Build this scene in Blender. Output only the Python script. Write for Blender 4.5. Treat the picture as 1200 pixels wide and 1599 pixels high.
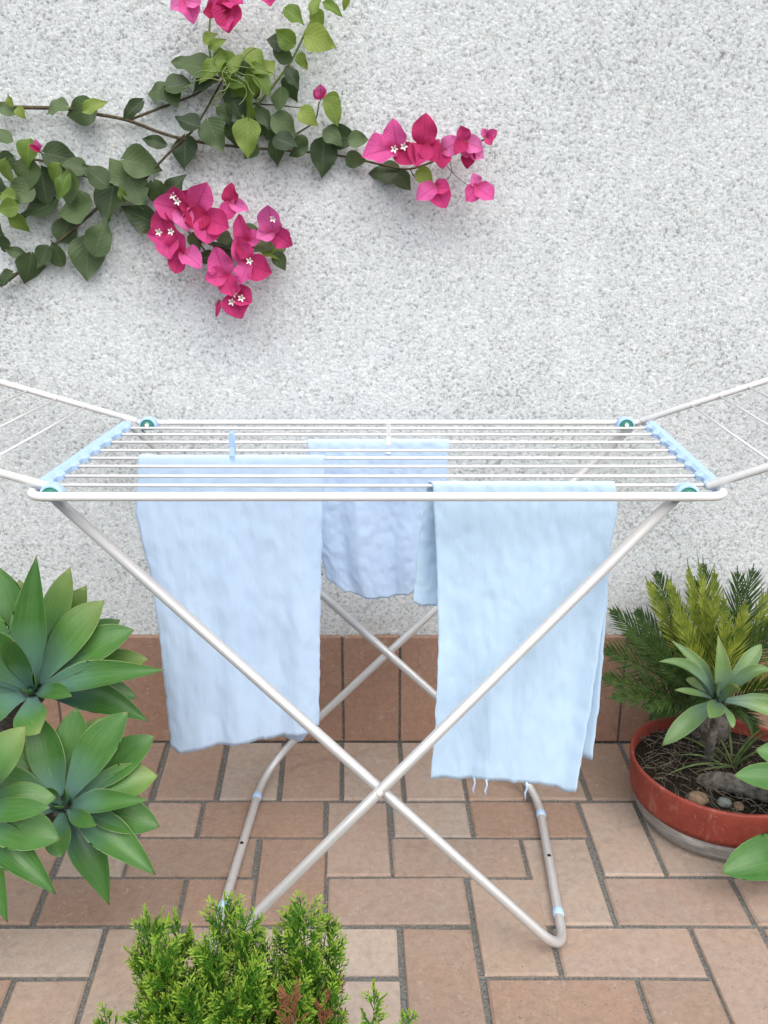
import bpy, math, random
from mathutils import Vector, Matrix, noise, Euler

# ------------------------------------------------------------------ clear
for o in list(bpy.data.objects):
    bpy.data.objects.remove(o)
scene = bpy.context.scene
COL = scene.collection

# ------------------------------------------------------------------ camera
CAM_H = 1.33
FPX = 1350.0                    # focal length in photograph pixels (1200 wide)
PITCH = math.atan(430.0 / FPX)  # camera looks slightly down
cam_d = bpy.data.cameras.new('camera')
cam = bpy.data.objects.new('camera', cam_d)
COL.objects.link(cam)
cam.location = (0, 0, CAM_H)
cam.rotation_euler = (math.pi / 2 - PITCH, 0, 0)
cam_d.sensor_fit = 'HORIZONTAL'
cam_d.sensor_width = 36.0
cam_d.lens = FPX / 1200.0 * 36.0
cam_d.clip_end = 200.0
scene.camera = cam

# ------------------------------------------------------------------ world, sun, exposure
SUN_EL = math.radians(52)
SUN_AZ = math.radians(-32)      # sun stands behind the camera, to its left
world = bpy.data.worlds.new('World')
scene.world = world
world.use_nodes = True
wn = world.node_tree.nodes
wl = world.node_tree.links
wn.clear()
w_out = wn.new('ShaderNodeOutputWorld')
w_bg = wn.new('ShaderNodeBackground')
w_hsv = wn.new('ShaderNodeHueSaturation')
w_sky = wn.new('ShaderNodeTexSky')
w_sky.sky_type = 'NISHITA'
w_sky.sun_disc = False
w_sky.sun_elevation = SUN_EL
w_sky.sun_rotation = math.pi + SUN_AZ
w_sky.dust_density = 4.0
w_hsv.inputs['Saturation'].default_value = 0.5
w_bg.inputs['Strength'].default_value = 0.14
wl.new(w_sky.outputs[0], w_hsv.inputs['Color'])
wl.new(w_hsv.outputs[0], w_bg.inputs['Color'])
wl.new(w_bg.outputs[0], w_out.inputs['Surface'])

sun_d = bpy.data.lights.new('sun', 'SUN')
sun = bpy.data.objects.new('sun', sun_d)
COL.objects.link(sun)
sun_d.energy = 0.95
sun_d.angle = math.radians(40)
sun_d.color = (1.0, 0.96, 0.9)
to_sun = Vector((math.cos(SUN_EL) * math.sin(SUN_AZ), -math.cos(SUN_EL) * math.cos(SUN_AZ), math.sin(SUN_EL)))
sun.rotation_euler = to_sun.to_track_quat('Z', 'Y').to_euler()

scene.view_settings.view_transform = 'Standard'
scene.view_settings.look = 'None'
scene.view_settings.exposure = 0.70
scene.view_settings.gamma = 1.0
scene.render.resolution_x = 768
scene.render.resolution_y = 1024

# ------------------------------------------------------------------ measuring helpers
def ray(px, py):
    """direction through a photograph point; y component of 1"""
    cx = (px - 600.0) / FPX
    cy = (800.0 - py) / FPX
    c, s = math.cos(PITCH), math.sin(PITCH)
    d = Vector((cx, c + cy * s, -s + cy * c))
    return d / d.y

def P(px, py, D):
    r = ray(px, py) * D
    return Vector((r.x, D, CAM_H + r.z))

def G(px, py, z=0.0):
    r = ray(px, py)
    D = (CAM_H - z) / -r.z
    return P(px, py, D)

# ------------------------------------------------------------------ object helpers
ORIGIN = {}

def thing(name, label, cat, loc=(0, 0, 0), group=None):
    o = bpy.data.objects.new(name, None)
    o.empty_display_size = 0.05
    COL.objects.link(o)
    o.location = loc
    ORIGIN[o.name] = Vector(loc)
    o['label'] = label
    o['category'] = cat
    if group:
        o['group'] = group
    return o

def tag(o, label, cat, group=None, kind=None):
    o['label'] = label
    if cat:
        o['category'] = cat
    if group:
        o['group'] = group
    if kind:
        o['kind'] = kind
    return o

def mesh(name, verts, faces, smooth=True, uv=None):
    me = bpy.data.meshes.new(name)
    me.from_pydata([tuple(v) for v in verts], [], faces)
    if uv:
        layer = me.uv_layers.new(name='UVMap')
        for lp in me.loops:
            layer.data[lp.index].uv = uv[lp.vertex_index]
    if smooth:
        me.polygons.foreach_set('use_smooth', [True] * len(me.polygons))
    me.update()
    return me

def link(name, me, mat, parent=None, loc=(0, 0, 0), rot=None):
    """loc is in world space; every parent is only translated"""
    o = bpy.data.objects.new(name, me)
    COL.objects.link(o)
    loc = Vector(loc)
    if parent is not None:
        o.parent = parent
        o.location = loc - ORIGIN[parent.name]
    else:
        o.location = loc
    if rot is not None:
        o.rotation_euler = rot
    ORIGIN[o.name] = loc
    if mat is not None and me is not None and not me.materials:
        me.materials.append(mat)
    return o

def build(name, vf, mat, parent=None, smooth=True, uv=None):
    """vf = (verts, faces) in world space; the origin moves to the middle"""
    verts, faces = vf
    c = Vector((0, 0, 0))
    for v in verts:
        c += Vector(v)
    c /= len(verts)
    me = mesh(name, [Vector(v) - c for v in verts], faces, smooth, uv)
    return link(name, me, mat, parent, c)

def join(*parts):
    V, F = [], []
    for v, f in parts:
        n = len(V)
        V += list(v)
        F += [tuple(i + n for i in q) for q in f]
    return V, F

def box(x0, x1, y0, y1, z0, z1):
    V = [(x0, y0, z0), (x1, y0, z0), (x1, y1, z0), (x0, y1, z0), (x0, y0, z1), (x1, y0, z1), (x1, y1, z1), (x0, y1, z1)]
    F = [(0, 3, 2, 1), (4, 5, 6, 7), (0, 1, 5, 4), (1, 2, 6, 5), (2, 3, 7, 6), (3, 0, 4, 7)]
    return V, F

def fillet(pts, rad, n=8):
    pts = [Vector(p) for p in pts]
    out = [pts[0]]
    for i in range(1, len(pts) - 1):
        a, b, c = pts[i - 1], pts[i], pts[i + 1]
        r = rad[i] if isinstance(rad, (list, tuple)) else rad
        p0 = b + (a - b).normalized() * min(r, (a - b).length * .49)
        p2 = b + (c - b).normalized() * min(r, (c - b).length * .49)
        for k in range(n + 1):
            t = k / n
            out.append(p0 * (1 - t) ** 2 + b * 2 * t * (1 - t) + p2 * t * t)
    out.append(pts[-1])
    return out

def catmull(pts, n=6):
    pts = [Vector(p) for p in pts]
    if len(pts) < 3:
        return pts
    ext = [pts[0] * 2 - pts[1]] + pts + [pts[-1] * 2 - pts[-2]]
    out = []
    for i in range(1, len(ext) - 2):
        p0, p1, p2, p3 = ext[i - 1], ext[i], ext[i + 1], ext[i + 2]
        for k in range(n):
            t = k / n
            out.append(0.5 * ((2 * p1) + (p2 - p0) * t + (2 * p0 - 5 * p1 + 4 * p2 - p3) * t * t + (3 * p1 - p0 - 3 * p2 + p3) * t ** 3))
    out.append(pts[-1])
    return out

def tube(pts, r, n=10, closed=False, flat=1.0):
    pts = [Vector(p) for p in pts]
    m = len(pts)
    V, F = [], []
    T = []
    for i in range(m):
        if closed:
            t = pts[(i + 1) % m] - pts[i - 1]
        else:
            t = pts[min(i + 1, m - 1)] - pts[max(i - 1, 0)]
        T.append(t.normalized())
    up = Vector((0, 0, 1)) if abs(T[0].z) < .9 else Vector((0, 1, 0))
    N = (up - T[0] * up.dot(T[0])).normalized()
    for i in range(m):
        N = (N - T[i] * N.dot(T[i])).normalized()
        B = T[i].cross(N)
        rr = r[i] if isinstance(r, (list, tuple)) else r
        for k in range(n):
            a = 2 * math.pi * k / n
            V.append(pts[i] + N * math.cos(a) * rr * flat + B * math.sin(a) * rr)
    for i in range(m if closed else m - 1):
        j = (i + 1) % m
        for k in range(n):
            l = (k + 1) % n
            F.append((i * n + k, i * n + l, j * n + l, j * n + k))
    if not closed:
        F.append(tuple(range(n))[::-1])
        F.append(tuple((m - 1) * n + k for k in range(n)))
    return V, F

def lathe(profile, c, n=48, cap=False):
    V, F = [], []
    m = len(profile)
    for r, z in profile:
        for k in range(n):
            a = 2 * math.pi * k / n
            V.append((c[0] + r * math.cos(a), c[1] + r * math.sin(a), c[2] + z))
    for i in range(m - 1):
        for k in range(n):
            l = (k + 1) % n
            F.append((i * n + k, i * n + l, (i + 1) * n + l, (i + 1) * n + k))
    if cap:
        F.append(tuple(range(n))[::-1])
        F.append(tuple((m - 1) * n + k for k in range(n)))
    return V, F

def interp(tab, t):
    if t <= tab[0][0]:
        return tab[0][1]
    for (a, va), (b, vb) in zip(tab, tab[1:]):
        if t <= b:
            return va + (vb - va) * (t - a) / (b - a)
    return tab[-1][1]

# ------------------------------------------------------------------ materials
class M:
    def __init__(self, name, rough=.6, spec=.4, metal=0.0):
        self.mat = bpy.data.materials.new(name)
        self.mat.use_nodes = True
        nt = self.mat.node_tree
        self.n, self.l = nt.nodes, nt.links
        self.n.clear()
        self.out = self.n.new('ShaderNodeOutputMaterial')
        self.b = self.n.new('ShaderNodeBsdfPrincipled')
        self.b.inputs['Roughness'].default_value = rough
        self.b.inputs['Specular IOR Level'].default_value = spec
        self.b.inputs['Metallic'].default_value = metal
        self.l.new(self.b.outputs[0], self.out.inputs[0])
    def new(self, t, **kw):
        nd = self.n.new(t)
        for k, v in kw.items():
            setattr(nd, k, v)
        return nd
    def coord(self, kind='Object', scale=None):
        t = self.new('ShaderNodeTexCoord')
        s = t.outputs[kind]
        if scale is not None:
            mp = self.new('ShaderNodeMapping')
            mp.inputs['Scale'].default_value = scale
            self.l.new(s, mp.inputs[0])
            s = mp.outputs[0]
        return s
    def pos(self, scale=None):
        s = self.new('ShaderNodeNewGeometry').outputs['Position']
        if scale is not None:
            mp = self.new('ShaderNodeMapping')
            mp.inputs['Scale'].default_value = scale
            self.l.new(s, mp.inputs[0])
            s = mp.outputs[0]
        return s
    def noise(self, vec, scale, detail=3, rough=.6, distort=0):
        t = self.new('ShaderNodeTexNoise')
        t.inputs['Scale'].default_value = scale
        t.inputs['Detail'].default_value = detail
        t.inputs['Roughness'].default_value = rough
        t.inputs['Distortion'].default_value = distort
        self.l.new(vec, t.inputs['Vector'])
        return t.outputs['Fac']
    def voro(self, vec, scale, feature='F1', out='Distance'):
        t = self.new('ShaderNodeTexVoronoi', feature=feature)
        t.inputs['Scale'].default_value = scale
        self.l.new(vec, t.inputs['Vector'])
        return t.outputs[out]
    def ramp(self, fac, stops, interp_mode='LINEAR'):
        r = self.new('ShaderNodeValToRGB')
        r.color_ramp.interpolation = interp_mode
        el = r.color_ramp.elements
        while len(el) < len(stops):
            el.new(.5)
        for e, (p, c) in zip(el, stops):
            e.position = p
            e.color = (*c, 1) if len(c) == 3 else c
        self.l.new(fac, r.inputs[0])
        return r.outputs[0]
    def mix(self, fac, a, b, blend='MIX'):
        m = self.new('ShaderNodeMix', data_type='RGBA', blend_type=blend)
        for sock, v in ((m.inputs[0], fac), (m.inputs[6], a), (m.inputs[7], b)):
            if isinstance(v, (int, float)):
                sock.default_value = v
            elif isinstance(v, tuple):
                sock.default_value = (*v, 1) if len(v) == 3 else v
            else:
                self.l.new(v, sock)
        return m.outputs[2]
    def math(self, op, a, b=0.0):
        m = self.new('ShaderNodeMath', operation=op)
        for sock, v in ((m.inputs[0], a), (m.inputs[1], b)):
            if isinstance(v, (int, float)):
                sock.default_value = v
            else:
                self.l.new(v, sock)
        return m.outputs[0]
    def color(self, c):
        if isinstance(c, tuple):
            self.b.inputs['Base Color'].default_value = (*c, 1)
        else:
            self.l.new(c, self.b.inputs['Base Color'])
        self.c = c
    def rough(self, r):
        self.l.new(r, self.b.inputs['Roughness'])
    def bump(self, h, strength=.5, dist=.01):
        bp = self.new('ShaderNodeBump')
        bp.inputs['Strength'].default_value = strength
        bp.inputs['Distance'].default_value = dist
        self.l.new(h, bp.inputs['Height'])
        self.l.new(bp.outputs[0], self.b.inputs['Normal'])
        return bp
    def translucent(self, amount, tint=None):
        t = self.new('ShaderNodeBsdfTranslucent')
        c = self.c if tint is None else tint
        if isinstance(c, tuple):
            t.inputs['Color'].default_value = (*c, 1)
        else:
            self.l.new(c, t.inputs['Color'])
        mx = self.new('ShaderNodeMixShader')
        mx.inputs[0].default_value = amount
        self.l.new(self.b.outputs[0], mx.inputs[1])
        self.l.new(t.outputs[0], mx.inputs[2])
        self.l.new(mx.outputs[0], self.out.inputs[0])
    def rand(self):
        return self.new('ShaderNodeObjectInfo').outputs['Random']
    def uv(self):
        s = self.new('ShaderNodeSeparateXYZ')
        self.l.new(self.new('ShaderNodeTexCoord').outputs['UV'], s.inputs[0])
        return s.outputs[0], s.outputs[1]

def mat_stucco():
    m = M('rough_cast_render', .95, .12)
    p = m.pos()
    big = m.noise(p, 5.0, 4, .6)
    g1 = m.noise(p, 135, 2, .6)
    g2 = m.noise(p, 300, 2, .6)
    vcol = m.new('ShaderNodeTexVoronoi', feature='F1')
    vcol.inputs['Scale'].default_value = 165
    m.l.new(p, vcol.inputs['Vector'])
    sep = m.new('ShaderNodeSeparateColor')
    m.l.new(vcol.outputs['Color'], sep.inputs[0])
    grain = m.math('ADD', m.math('MULTIPLY', g1, .55), m.math('ADD', m.math('MULTIPLY', g2, .25), m.math('MULTIPLY', sep.outputs[0], .2)))
    # coarser aggregate shows more in some patches than in others
    shift = m.math('ADD', grain, m.math('MULTIPLY', m.math('SUBTRACT', big, .5), .22))
    c = m.ramp(shift, [(.29, (.26, .275, .28)), (.38, (.43, .455, .465)), (.46, (.565, .60, .61)), (.58, (.64, .678, .688)), (.70, (.77, .805, .815))])
    speck = m.noise(p, 70, 2, .5)
    c = m.mix(m.ramp(speck, [(.69, (0, 0, 0)), (.74, (.5, .5, .5))]), c, (.62, .50, .45))
    # damp, rusty grime just above the plinth and faint run marks
    sp = m.new('ShaderNodeSeparateXYZ')
    m.l.new(p, sp.inputs[0])
    low = m.ramp(sp.outputs[2], [(.30, (1, 1, 1)), (.43, (0, 0, 0))])
    dn = m.noise(m.pos((7, 7, 9)), 1.0, 5, .65)
    c = m.mix(m.math('MULTIPLY', low, m.ramp(dn, [(.48, (0, 0, 0)), (.72, (.6, .6, .6))])), c, (.34, .25, .19))
    run = m.noise(m.pos((16, 16, 1.1)), 1.0, 4, .6)
    c = m.mix(m.ramp(run, [(.55, (0, 0, 0)), (.8, (.22, .22, .22))]), c, (.45, .46, .46))
    m.color(c)
    h = m.math('ADD', grain, m.math('MULTIPLY', vcol.outputs['Distance'], -.30))
    m.bump(h, .33, .009)
    return m.mat

def mat_tile(name, wet=False):
    m = M(name, .75, .25)
    p = m.pos()
    base = m.new('ShaderNodeObjectInfo').outputs['Color']
    cloud = m.noise(p, 9, 4, .6, .6)
    fine = m.noise(p, 60, 4, .7)
    stain = m.noise(p, 26, 5, .7, 1.2)
    grit = m.noise(p, 420, 2, .6)
    c = m.mix(m.ramp(cloud, [(.35, (0, 0, 0)), (.65, (.55, .55, .55))]), base, m.mix(1.0, base, (1.06, .93, .84), 'MULTIPLY'))
    c = m.mix(m.ramp(fine, [(.3, (.6, .6, .6)), (.6, (0, 0, 0))]), c, m.mix(1.0, base, (.70, .69, .68), 'MULTIPLY'))
    c = m.mix(m.ramp(stain, [(.62, (0, 0, 0)), (.74, (.55, .55, .55))]), c, (.17, .145, .125))
    scuff = m.noise(m.pos(), 38, 6, .75, 2.0)
    c = m.mix(m.ramp(scuff, [(.57, (0, 0, 0)), (.70, (.5, .5, .5))]), c, (.52, .47, .42))
    c = m.mix(m.ramp(grit, [(.62, (0, 0, 0)), (.72, (.25, .25, .25))]), c, (.50, .46, .42))
    m.color(c)
    blot = m.noise(p, 17, 6, .72, 1.6)
    c = m.mix(m.ramp(blot, [(.52, (0, 0, 0)), (.70, (.48, .48, .48))]), c, m.mix(1.0, base, (.62, .60, .60), 'MULTIPLY'))
    pit = m.noise(p, 150, 2, .5)
    c = m.mix(m.ramp(pit, [(.70, (0, 0, 0)), (.75, (.6, .6, .6))]), c, (.10, .085, .07))
    m.color(c)
    m.bump(m.math('ADD', m.math('MULTIPLY', fine, .6), m.math('SUBTRACT', m.math('MULTIPLY', grit, .25), m.math('MULTIPLY', m.ramp(pit, [(.66, (0, 0, 0)), (.75, (1, 1, 1))]), .5))), .5, .005)
    m.rough(m.ramp(cloud, [(.3, (.6, .6, .6)), (.7, (.85, .85, .85))]))
    return m.mat

def mat_mortar():
    m = M('grey_mortar', .95, .1)
    p = m.pos()
    a = m.noise(p, 180, 4, .7)
    b = m.noise(p, 14, 3, .6)
    c = m.ramp(a, [(.3, (.085, .084, .075)), (.55, (.20, .197, .185)), (.75, (.36, .355, .34))])
    m.color(m.mix(m.ramp(b, [(.5, (0, 0, 0)), (.75, (.5, .5, .5))]), c, (.11, .12, .085)))
    m.bump(a, .8, .006)
    return m.mat

def mat_soil():
    m = M('dark_soil', .95, .1)
    p = m.pos()
    a = m.noise(p, 120, 5, .75)
    m.color(m.ramp(a, [(.3, (.012, .010, .008)), (.55, (.035, .028, .02)), (.75, (.09, .075, .055))]))
    m.bump(a, 1.0, .01)
    return m.mat

def mat_paint(name, col, rough=.35, spec=.5, metal=0.0, dirt=.25, dark=(.35, .33, .3)):
    m = M(name, rough, spec, metal)
    p = m.pos()
    a = m.noise(p, 22, 5, .7)
    f = m.noise(p, 240, 3, .6)
    c = m.mix(m.ramp(a, [(.52, (0, 0, 0)), (.8, (dirt,) * 3)]), col, dark)
    m.color(m.mix(m.ramp(f, [(.6, (0, 0, 0)), (.75, (dirt * .6,) * 3)]), c, dark))
    m.rough(m.ramp(a, [(.3, (rough * .8,) * 3), (.7, (min(1, rough * 1.3),) * 3)]))
    m.bump(f, .08, .001)
    return m.mat

def mat_cloth(name, col):
    m = M(name, .95, .1)
    p = m.pos()
    wv = m.noise(m.pos((900, 900, 300)), 1.0, 2, .6)
    crease = m.noise(m.pos((70, 70, 9)), 1.0, 5, .65, .5)
    cr2 = m.noise(m.pos((190, 190, 60)), 1.0, 4, .7, .5)
    blot = m.noise(p, 8, 3, .5)
    c = m.mix(m.ramp(blot, [(.35, (0, 0, 0)), (.7, (.5, .5, .5))]), col, (col[0] * .88, col[1] * .91, col[2] * .96))
    m.color(m.mix(m.ramp(wv, [(.35, (.22,) * 3), (.6, (0, 0, 0))]), c, (col[0] * .8, col[1] * .85, col[2] * .9)))
    h = m.math('ADD', m.math('MULTIPLY', crease, 1.0), m.math('ADD', m.math('MULTIPLY', cr2, .35), m.math('MULTIPLY', wv, .06)))
    m.bump(h, .26, .006)
    m.b.inputs['Sheen Weight'].default_value = .25
    m.translucent(.15)
    return m.mat

def mat_leaf(name, dark, light, rough=.5, trans=.25, vein=True, yellow=None):
    m = M(name, rough, .35)
    u, v = m.uv()
    r = m.rand()
    n1 = m.noise(m.coord('Object'), 45, 3, .6)
    f = m.math('ADD', m.math('MULTIPLY', r, .75), m.math('MULTIPLY', n1, .4))
    c = m.ramp(f, [(.15, dark), (.95, light)])
    if yellow:
        c = m.mix(m.ramp(r, [(.86, (0, 0, 0)), (.9, (.7, .7, .7))]), c, yellow)
    # veins: pale midrib and side veins in leaf coordinates
    mid = m.math('ABSOLUTE', m.math('SUBTRACT', u, .5))
    rib = m.ramp(mid, [(.0, (.5, .5, .5)), (.035, (0, 0, 0))])
    c = m.mix(rib, c, (light[0] * 1.5, light[1] * 1.3, light[2] * 1.4))
    m.color(c)
    if vein:
        s = m.math('SINE', m.math('MULTIPLY', m.math('SUBTRACT', v, m.math('MULTIPLY', mid, .9)), 42.0))
        h = m.math('ADD', m.math('MULTIPLY', s, .25), m.math('MULTIPLY', n1, .5))
        m.bump(h, .22, .003)
    m.translucent(trans, (light[0] * 1.3, light[1] * 1.4, light[2] * .8))
    return m.mat

def mat_bract():
    m = M('magenta_bract', .6, .2)
    u, v = m.uv()
    r = m.rand()
    n1 = m.noise(m.coord('Object'), 70, 3, .6)
    f = m.math('ADD', m.math('MULTIPLY', r, .8), m.math('MULTIPLY', n1, .35))
    c = m.ramp(f, [(.2, (.46, .025, .11)), (.5, (.68, .065, .25)), (.85, (.80, .14, .43)), (1.0, (.86, .24, .55))])
    mid = m.math('ABSOLUTE', m.math('SUBTRACT', u, .5))
    c = m.mix(m.ramp(mid, [(0, (.55,) * 3), (.04, (0, 0, 0))]), c, (.40, .012, .08))
    c = m.mix(m.ramp(v, [(.02, (.5,) * 3), (.3, (0, 0, 0))]), c, (.42, .01, .06))
    m.color(c)
    s = m.math('SINE', m.math('MULTIPLY', m.math('SUBTRACT', v, m.math('MULTIPLY', mid, .8)), 55.0))
    m.bump(m.math('ADD', m.math('MULTIPLY', s, .25), n1), .4, .004)
    m.translucent(.35)
    return m.mat

def mat_agave(name, g_dark, g_light, glau, edge):
    m = M(name, .36, .5)
    u, v = m.uv()
    r = m.rand()
    obj = m.coord('Object')
    n1 = m.noise(obj, 28, 4, .6)
    streak = m.new('ShaderNodeTexNoise')
    streak.inputs['Scale'].default_value = 1.0
    streak.inputs['Detail'].default_value = 3
    cx = m.new('ShaderNodeCombineXYZ')
    m.l.new(m.math('MULTIPLY', u, 38.0), cx.inputs[0])
    m.l.new(m.math('MULTIPLY', v, 2.5), cx.inputs[1])
    m.l.new(m.math('MULTIPLY', r, 50.0), cx.inputs[2])
    m.l.new(cx.outputs[0], streak.inputs['Vector'])
    f = m.math('ADD', m.math('MULTIPLY', streak.outputs['Fac'], .6), m.math('MULTIPLY', m.math('ADD', n1, m.math('MULTIPLY', r, .6)), .35))
    c = m.ramp(f, [(.30, g_dark), (.78, g_light)])
    c = m.mix(m.ramp(v, [(.12, (.9,) * 3), (.55, (0, 0, 0))]), c, glau)
    mid = m.math('ABSOLUTE', m.math('SUBTRACT', u, .5))
    c = m.mix(m.ramp(mid, [(.470, (0, 0, 0)), (.495, (.5,) * 3)]), c, edge)
    c = m.mix(m.ramp(v, [(.965, (0, 0, 0)), (.995, (.9,) * 3)]), c, (.20, .13, .06))
    spots = m.noise(obj, 95, 3, .6)
    c = m.mix(m.ramp(spots, [(.68, (0, 0, 0)), (.76, (.35,) * 3)]), c, edge)
    scar = m.noise(obj, 40, 5, .7, 1.0)
    c = m.mix(m.ramp(scar, [(.70, (0, 0, 0)), (.76, (.55,) * 3)]), c, (.16, .14, .07))
    old = m.math('MULTIPLY', m.ramp(r, [(.80, (0, 0, 0)), (.86, (1, 1, 1))]), m.ramp(v, [(.6, (0, 0, 0)), (1.0, (.38, .38, .38))]))
    c = m.mix(old, c, (.33, .34, .08))
    m.color(c)
    m.bump(m.math('ADD', m.math('MULTIPLY', streak.outputs['Fac'], .6), n1), .25, .003)
    m.translucent(.12, (g_light[0] * 1.5, g_light[1] * 1.5, g_light[2]))
    return m.mat

def mat_plain(name, dark, light, scale=40, rough=.7, bump=.4, spec=.3, trans=0, dist=.004):
    m = M(name, rough, spec)
    p = m.pos()
    a = m.noise(p, scale, 4, .65)
    m.color(m.ramp(a, [(.3, dark), (.7, light)]))
    if bump:
        m.bump(a, bump, dist)
    if trans:
        m.translucent(trans)
    return m.mat

def mat_pot():
    m = M('red_painted_clay', .55, .35)
    p = m.pos()
    a = m.noise(p, 14, 5, .65)
    f = m.noise(p, 90, 4, .7)
    c = m.ramp(a, [(.3, (.21, .036, .024)), (.7, (.32, .062, .040))])
    c = m.mix(m.ramp(f, [(.60, (0, 0, 0)), (.74, (.5,) * 3)]), c, (.46, .20, .15))
    lime = m.noise(m.pos((26, 26, 9)), 1.0, 6, .7, .8)
    c = m.mix(m.ramp(lime, [(.55, (0, 0, 0)), (.72, (.42,) * 3)]), c, (.48, .30, .25))
    mud = m.noise(m.pos((20, 20, 30)), 1.0, 5, .7)
    c = m.mix(m.ramp(mud, [(.60, (0, 0, 0)), (.76, (.6,) * 3)]), c, (.12, .05, .035))
    m.color(c)
    m.bump(f, .4, .004)
    return m.mat

def mat_pot_grey():
    m = M('weathered_grey_clay', .85, .2)
    a = m.noise(m.pos((10, 10, 70)), 1.0, 5, .7, .5)
    f = m.noise(m.pos(), 70, 4, .7)
    c = m.ramp(a, [(.3, (.17, .16, .15)), (.5, (.30, .29, .275)), (.72, (.52, .51, .49))])
    c = m.mix(m.ramp(f, [(.58, (0, 0, 0)), (.75, (.6,) * 3)]), c, (.20, .13, .10))
    m.color(c)
    m.bump(f, .4, .004)
    return m.mat

STUCCO = mat_stucco()
TILE = mat_tile('terracotta_tile')
MORTAR = mat_mortar()
SOIL = mat_soil()
WHITE_TUBE = mat_paint('white_enamel', (.82, .82, .81), .32, .5, 0, .18, (.5, .48, .45))
SILVER = mat_paint('silver_paint', (.60, .595, .585), .36, .5, .40, .3, (.33, .31, .29))
BLUE_PLASTIC = mat_paint('pale_blue_plastic', (.43, .61, .86), .5, .4, 0, .12, (.3, .42, .6))
GREEN_PLASTIC = mat_paint('sea_green_plastic', (.045, .24, .19), .4, .4, 0, .2, (.03, .14, .12))
WHITE_PLASTIC = mat_paint('white_plastic', (.78, .78, .77), .4, .4, 0, .12, (.5, .5, .5))
BLACK = mat_plain('dark_hole', (.01, .01, .01), (.02, .02, .02))
CLOTH_A = mat_cloth('pale_blue_cotton', (.62, .785, .985))
CLOTH_B = mat_cloth('washed_blue_cotton', (.62, .775, .975))
CLOTH_C = mat_cloth('light_blue_cotton', (.62, .81, .985))
VINE_LEAF = mat_leaf('vine_leaf', (.014, .030, .013), (.110, .165, .070), .5, .18)
VINE_YOUNG = mat_leaf('young_vine_leaf', (.09, .17, .03), (.26, .34, .08), .5, .3)
BRACT = mat_bract()
FLORET = mat_plain('cream_floret', (.75, .72, .62), (.88, .87, .82), 200, .6, 0)
WOOD = mat_plain('vine_bark', (.05, .042, .025), (.15, .12, .07), 120, .85, .6)
GREEN_STEM = mat_plain('green_stem', (.10, .15, .04), (.24, .30, .10), 100, .6, .2)
AGAVE = mat_agave('agave_leaf', (.028, .115, .017), (.110, .250, .062), (.150, .290, .255), (.33, .38, .13))
AGAVE_PALE = mat_agave('pale_agave_leaf', (.075, .17, .055), (.20, .31, .11), (.17, .28, .23), (.38, .42, .18))
TRUNK = mat_plain('agave_bark', (.055, .05, .042), (.21, .195, .17), 60, .9, .9, dist=.01)
SAGO_DARK = mat_plain('dark_frond', (.009, .030, .005), (.060, .120, .020), 60, .5, .1, .4, .12)
SAGO_OLIVE = mat_plain('olive_frond', (.05, .11, .010), (.33, .38, .05), 24, .5, .1, .4, .22)
THUJA = mat_plain('thuja_green', (.030, .125, .010), (.13, .33, .030), 55, .6, 0, .25, .3)
THUJA_TIP = mat_plain('thuja_tip', (.22, .42, .04), (.46, .62, .09), 90, .6, 0, .25, .3)
THUJA_DRY = mat_plain('dry_thuja', (.17, .06, .03), (.34, .15, .08), 90, .8, 0, .2, .1)
POT_RED = mat_pot()
POT_GREY = mat_pot_grey()
STRAW = mat_plain('dry_straw', (.06, .052, .038), (.30, .27, .21), 90, .85, 0)
GRASS = mat_plain('grass_blade', (.06, .12, .03), (.22, .30, .12), 60, .55, 0, .3, .25)
PEBBLE_A = mat_plain('ochre_pebble', (.15, .10, .065), (.28, .20, .13), 80, .8, .3)
PEBBLE_B = mat_plain('grey_pebble', (.10, .12, .11), (.24, .27, .25), 80, .8, .3)

# ================================================================== the setting
D_PLINTH, D_WALL = 2.08, 2.094
Z_PLINTH = P(600, 995, D_PLINTH).z

random.seed(5)
floor = build('patio_floor', box(-3.2, 3.2, -1.2, 2.30, -.20, -.006), MORTAR, None, False)
floor['kind'] = 'structure'

def tile_mesh(corners, thick, top=0.0, bev=.0035, normal=Vector((0, 0, 1)), wob=.0):
    """corners: four world points counter clockwise seen from the front"""
    c = [Vector(p) for p in corners]
    mid = sum(c, Vector()) / 4
    V = []
    for p in c:
        V.append(p - normal * thick)
    for p in c:
        V.append(p + normal * (top - bev))
    for p in c:
        d = (mid - p)
        V.append(p + d.normalized() * bev * 1.6 + normal * (top + random.uniform(-wob, wob)))
    F = [(8, 9, 10, 11)]
    for i in range(4):
        j = (i + 1) % 4
        F.append((i, j, 4 + j, 4 + i))
        F.append((4 + i, 4 + j, 8 + j, 8 + i))
    return V, F

TONES = [(.372, .290, .230), (.342, .252, .195), (.405, .330, .272), (.325, .228, .172), (.370, .286, .232), (.43, .36, .302)]
def tone(k=None, left=0.0):
    t = random.choice(TONES) if k is None else TONES[k % len(TONES)]
    j = random.uniform(.93, 1.06)
    return tuple(max(0, c * j) for c in t) + (1,)

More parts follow.
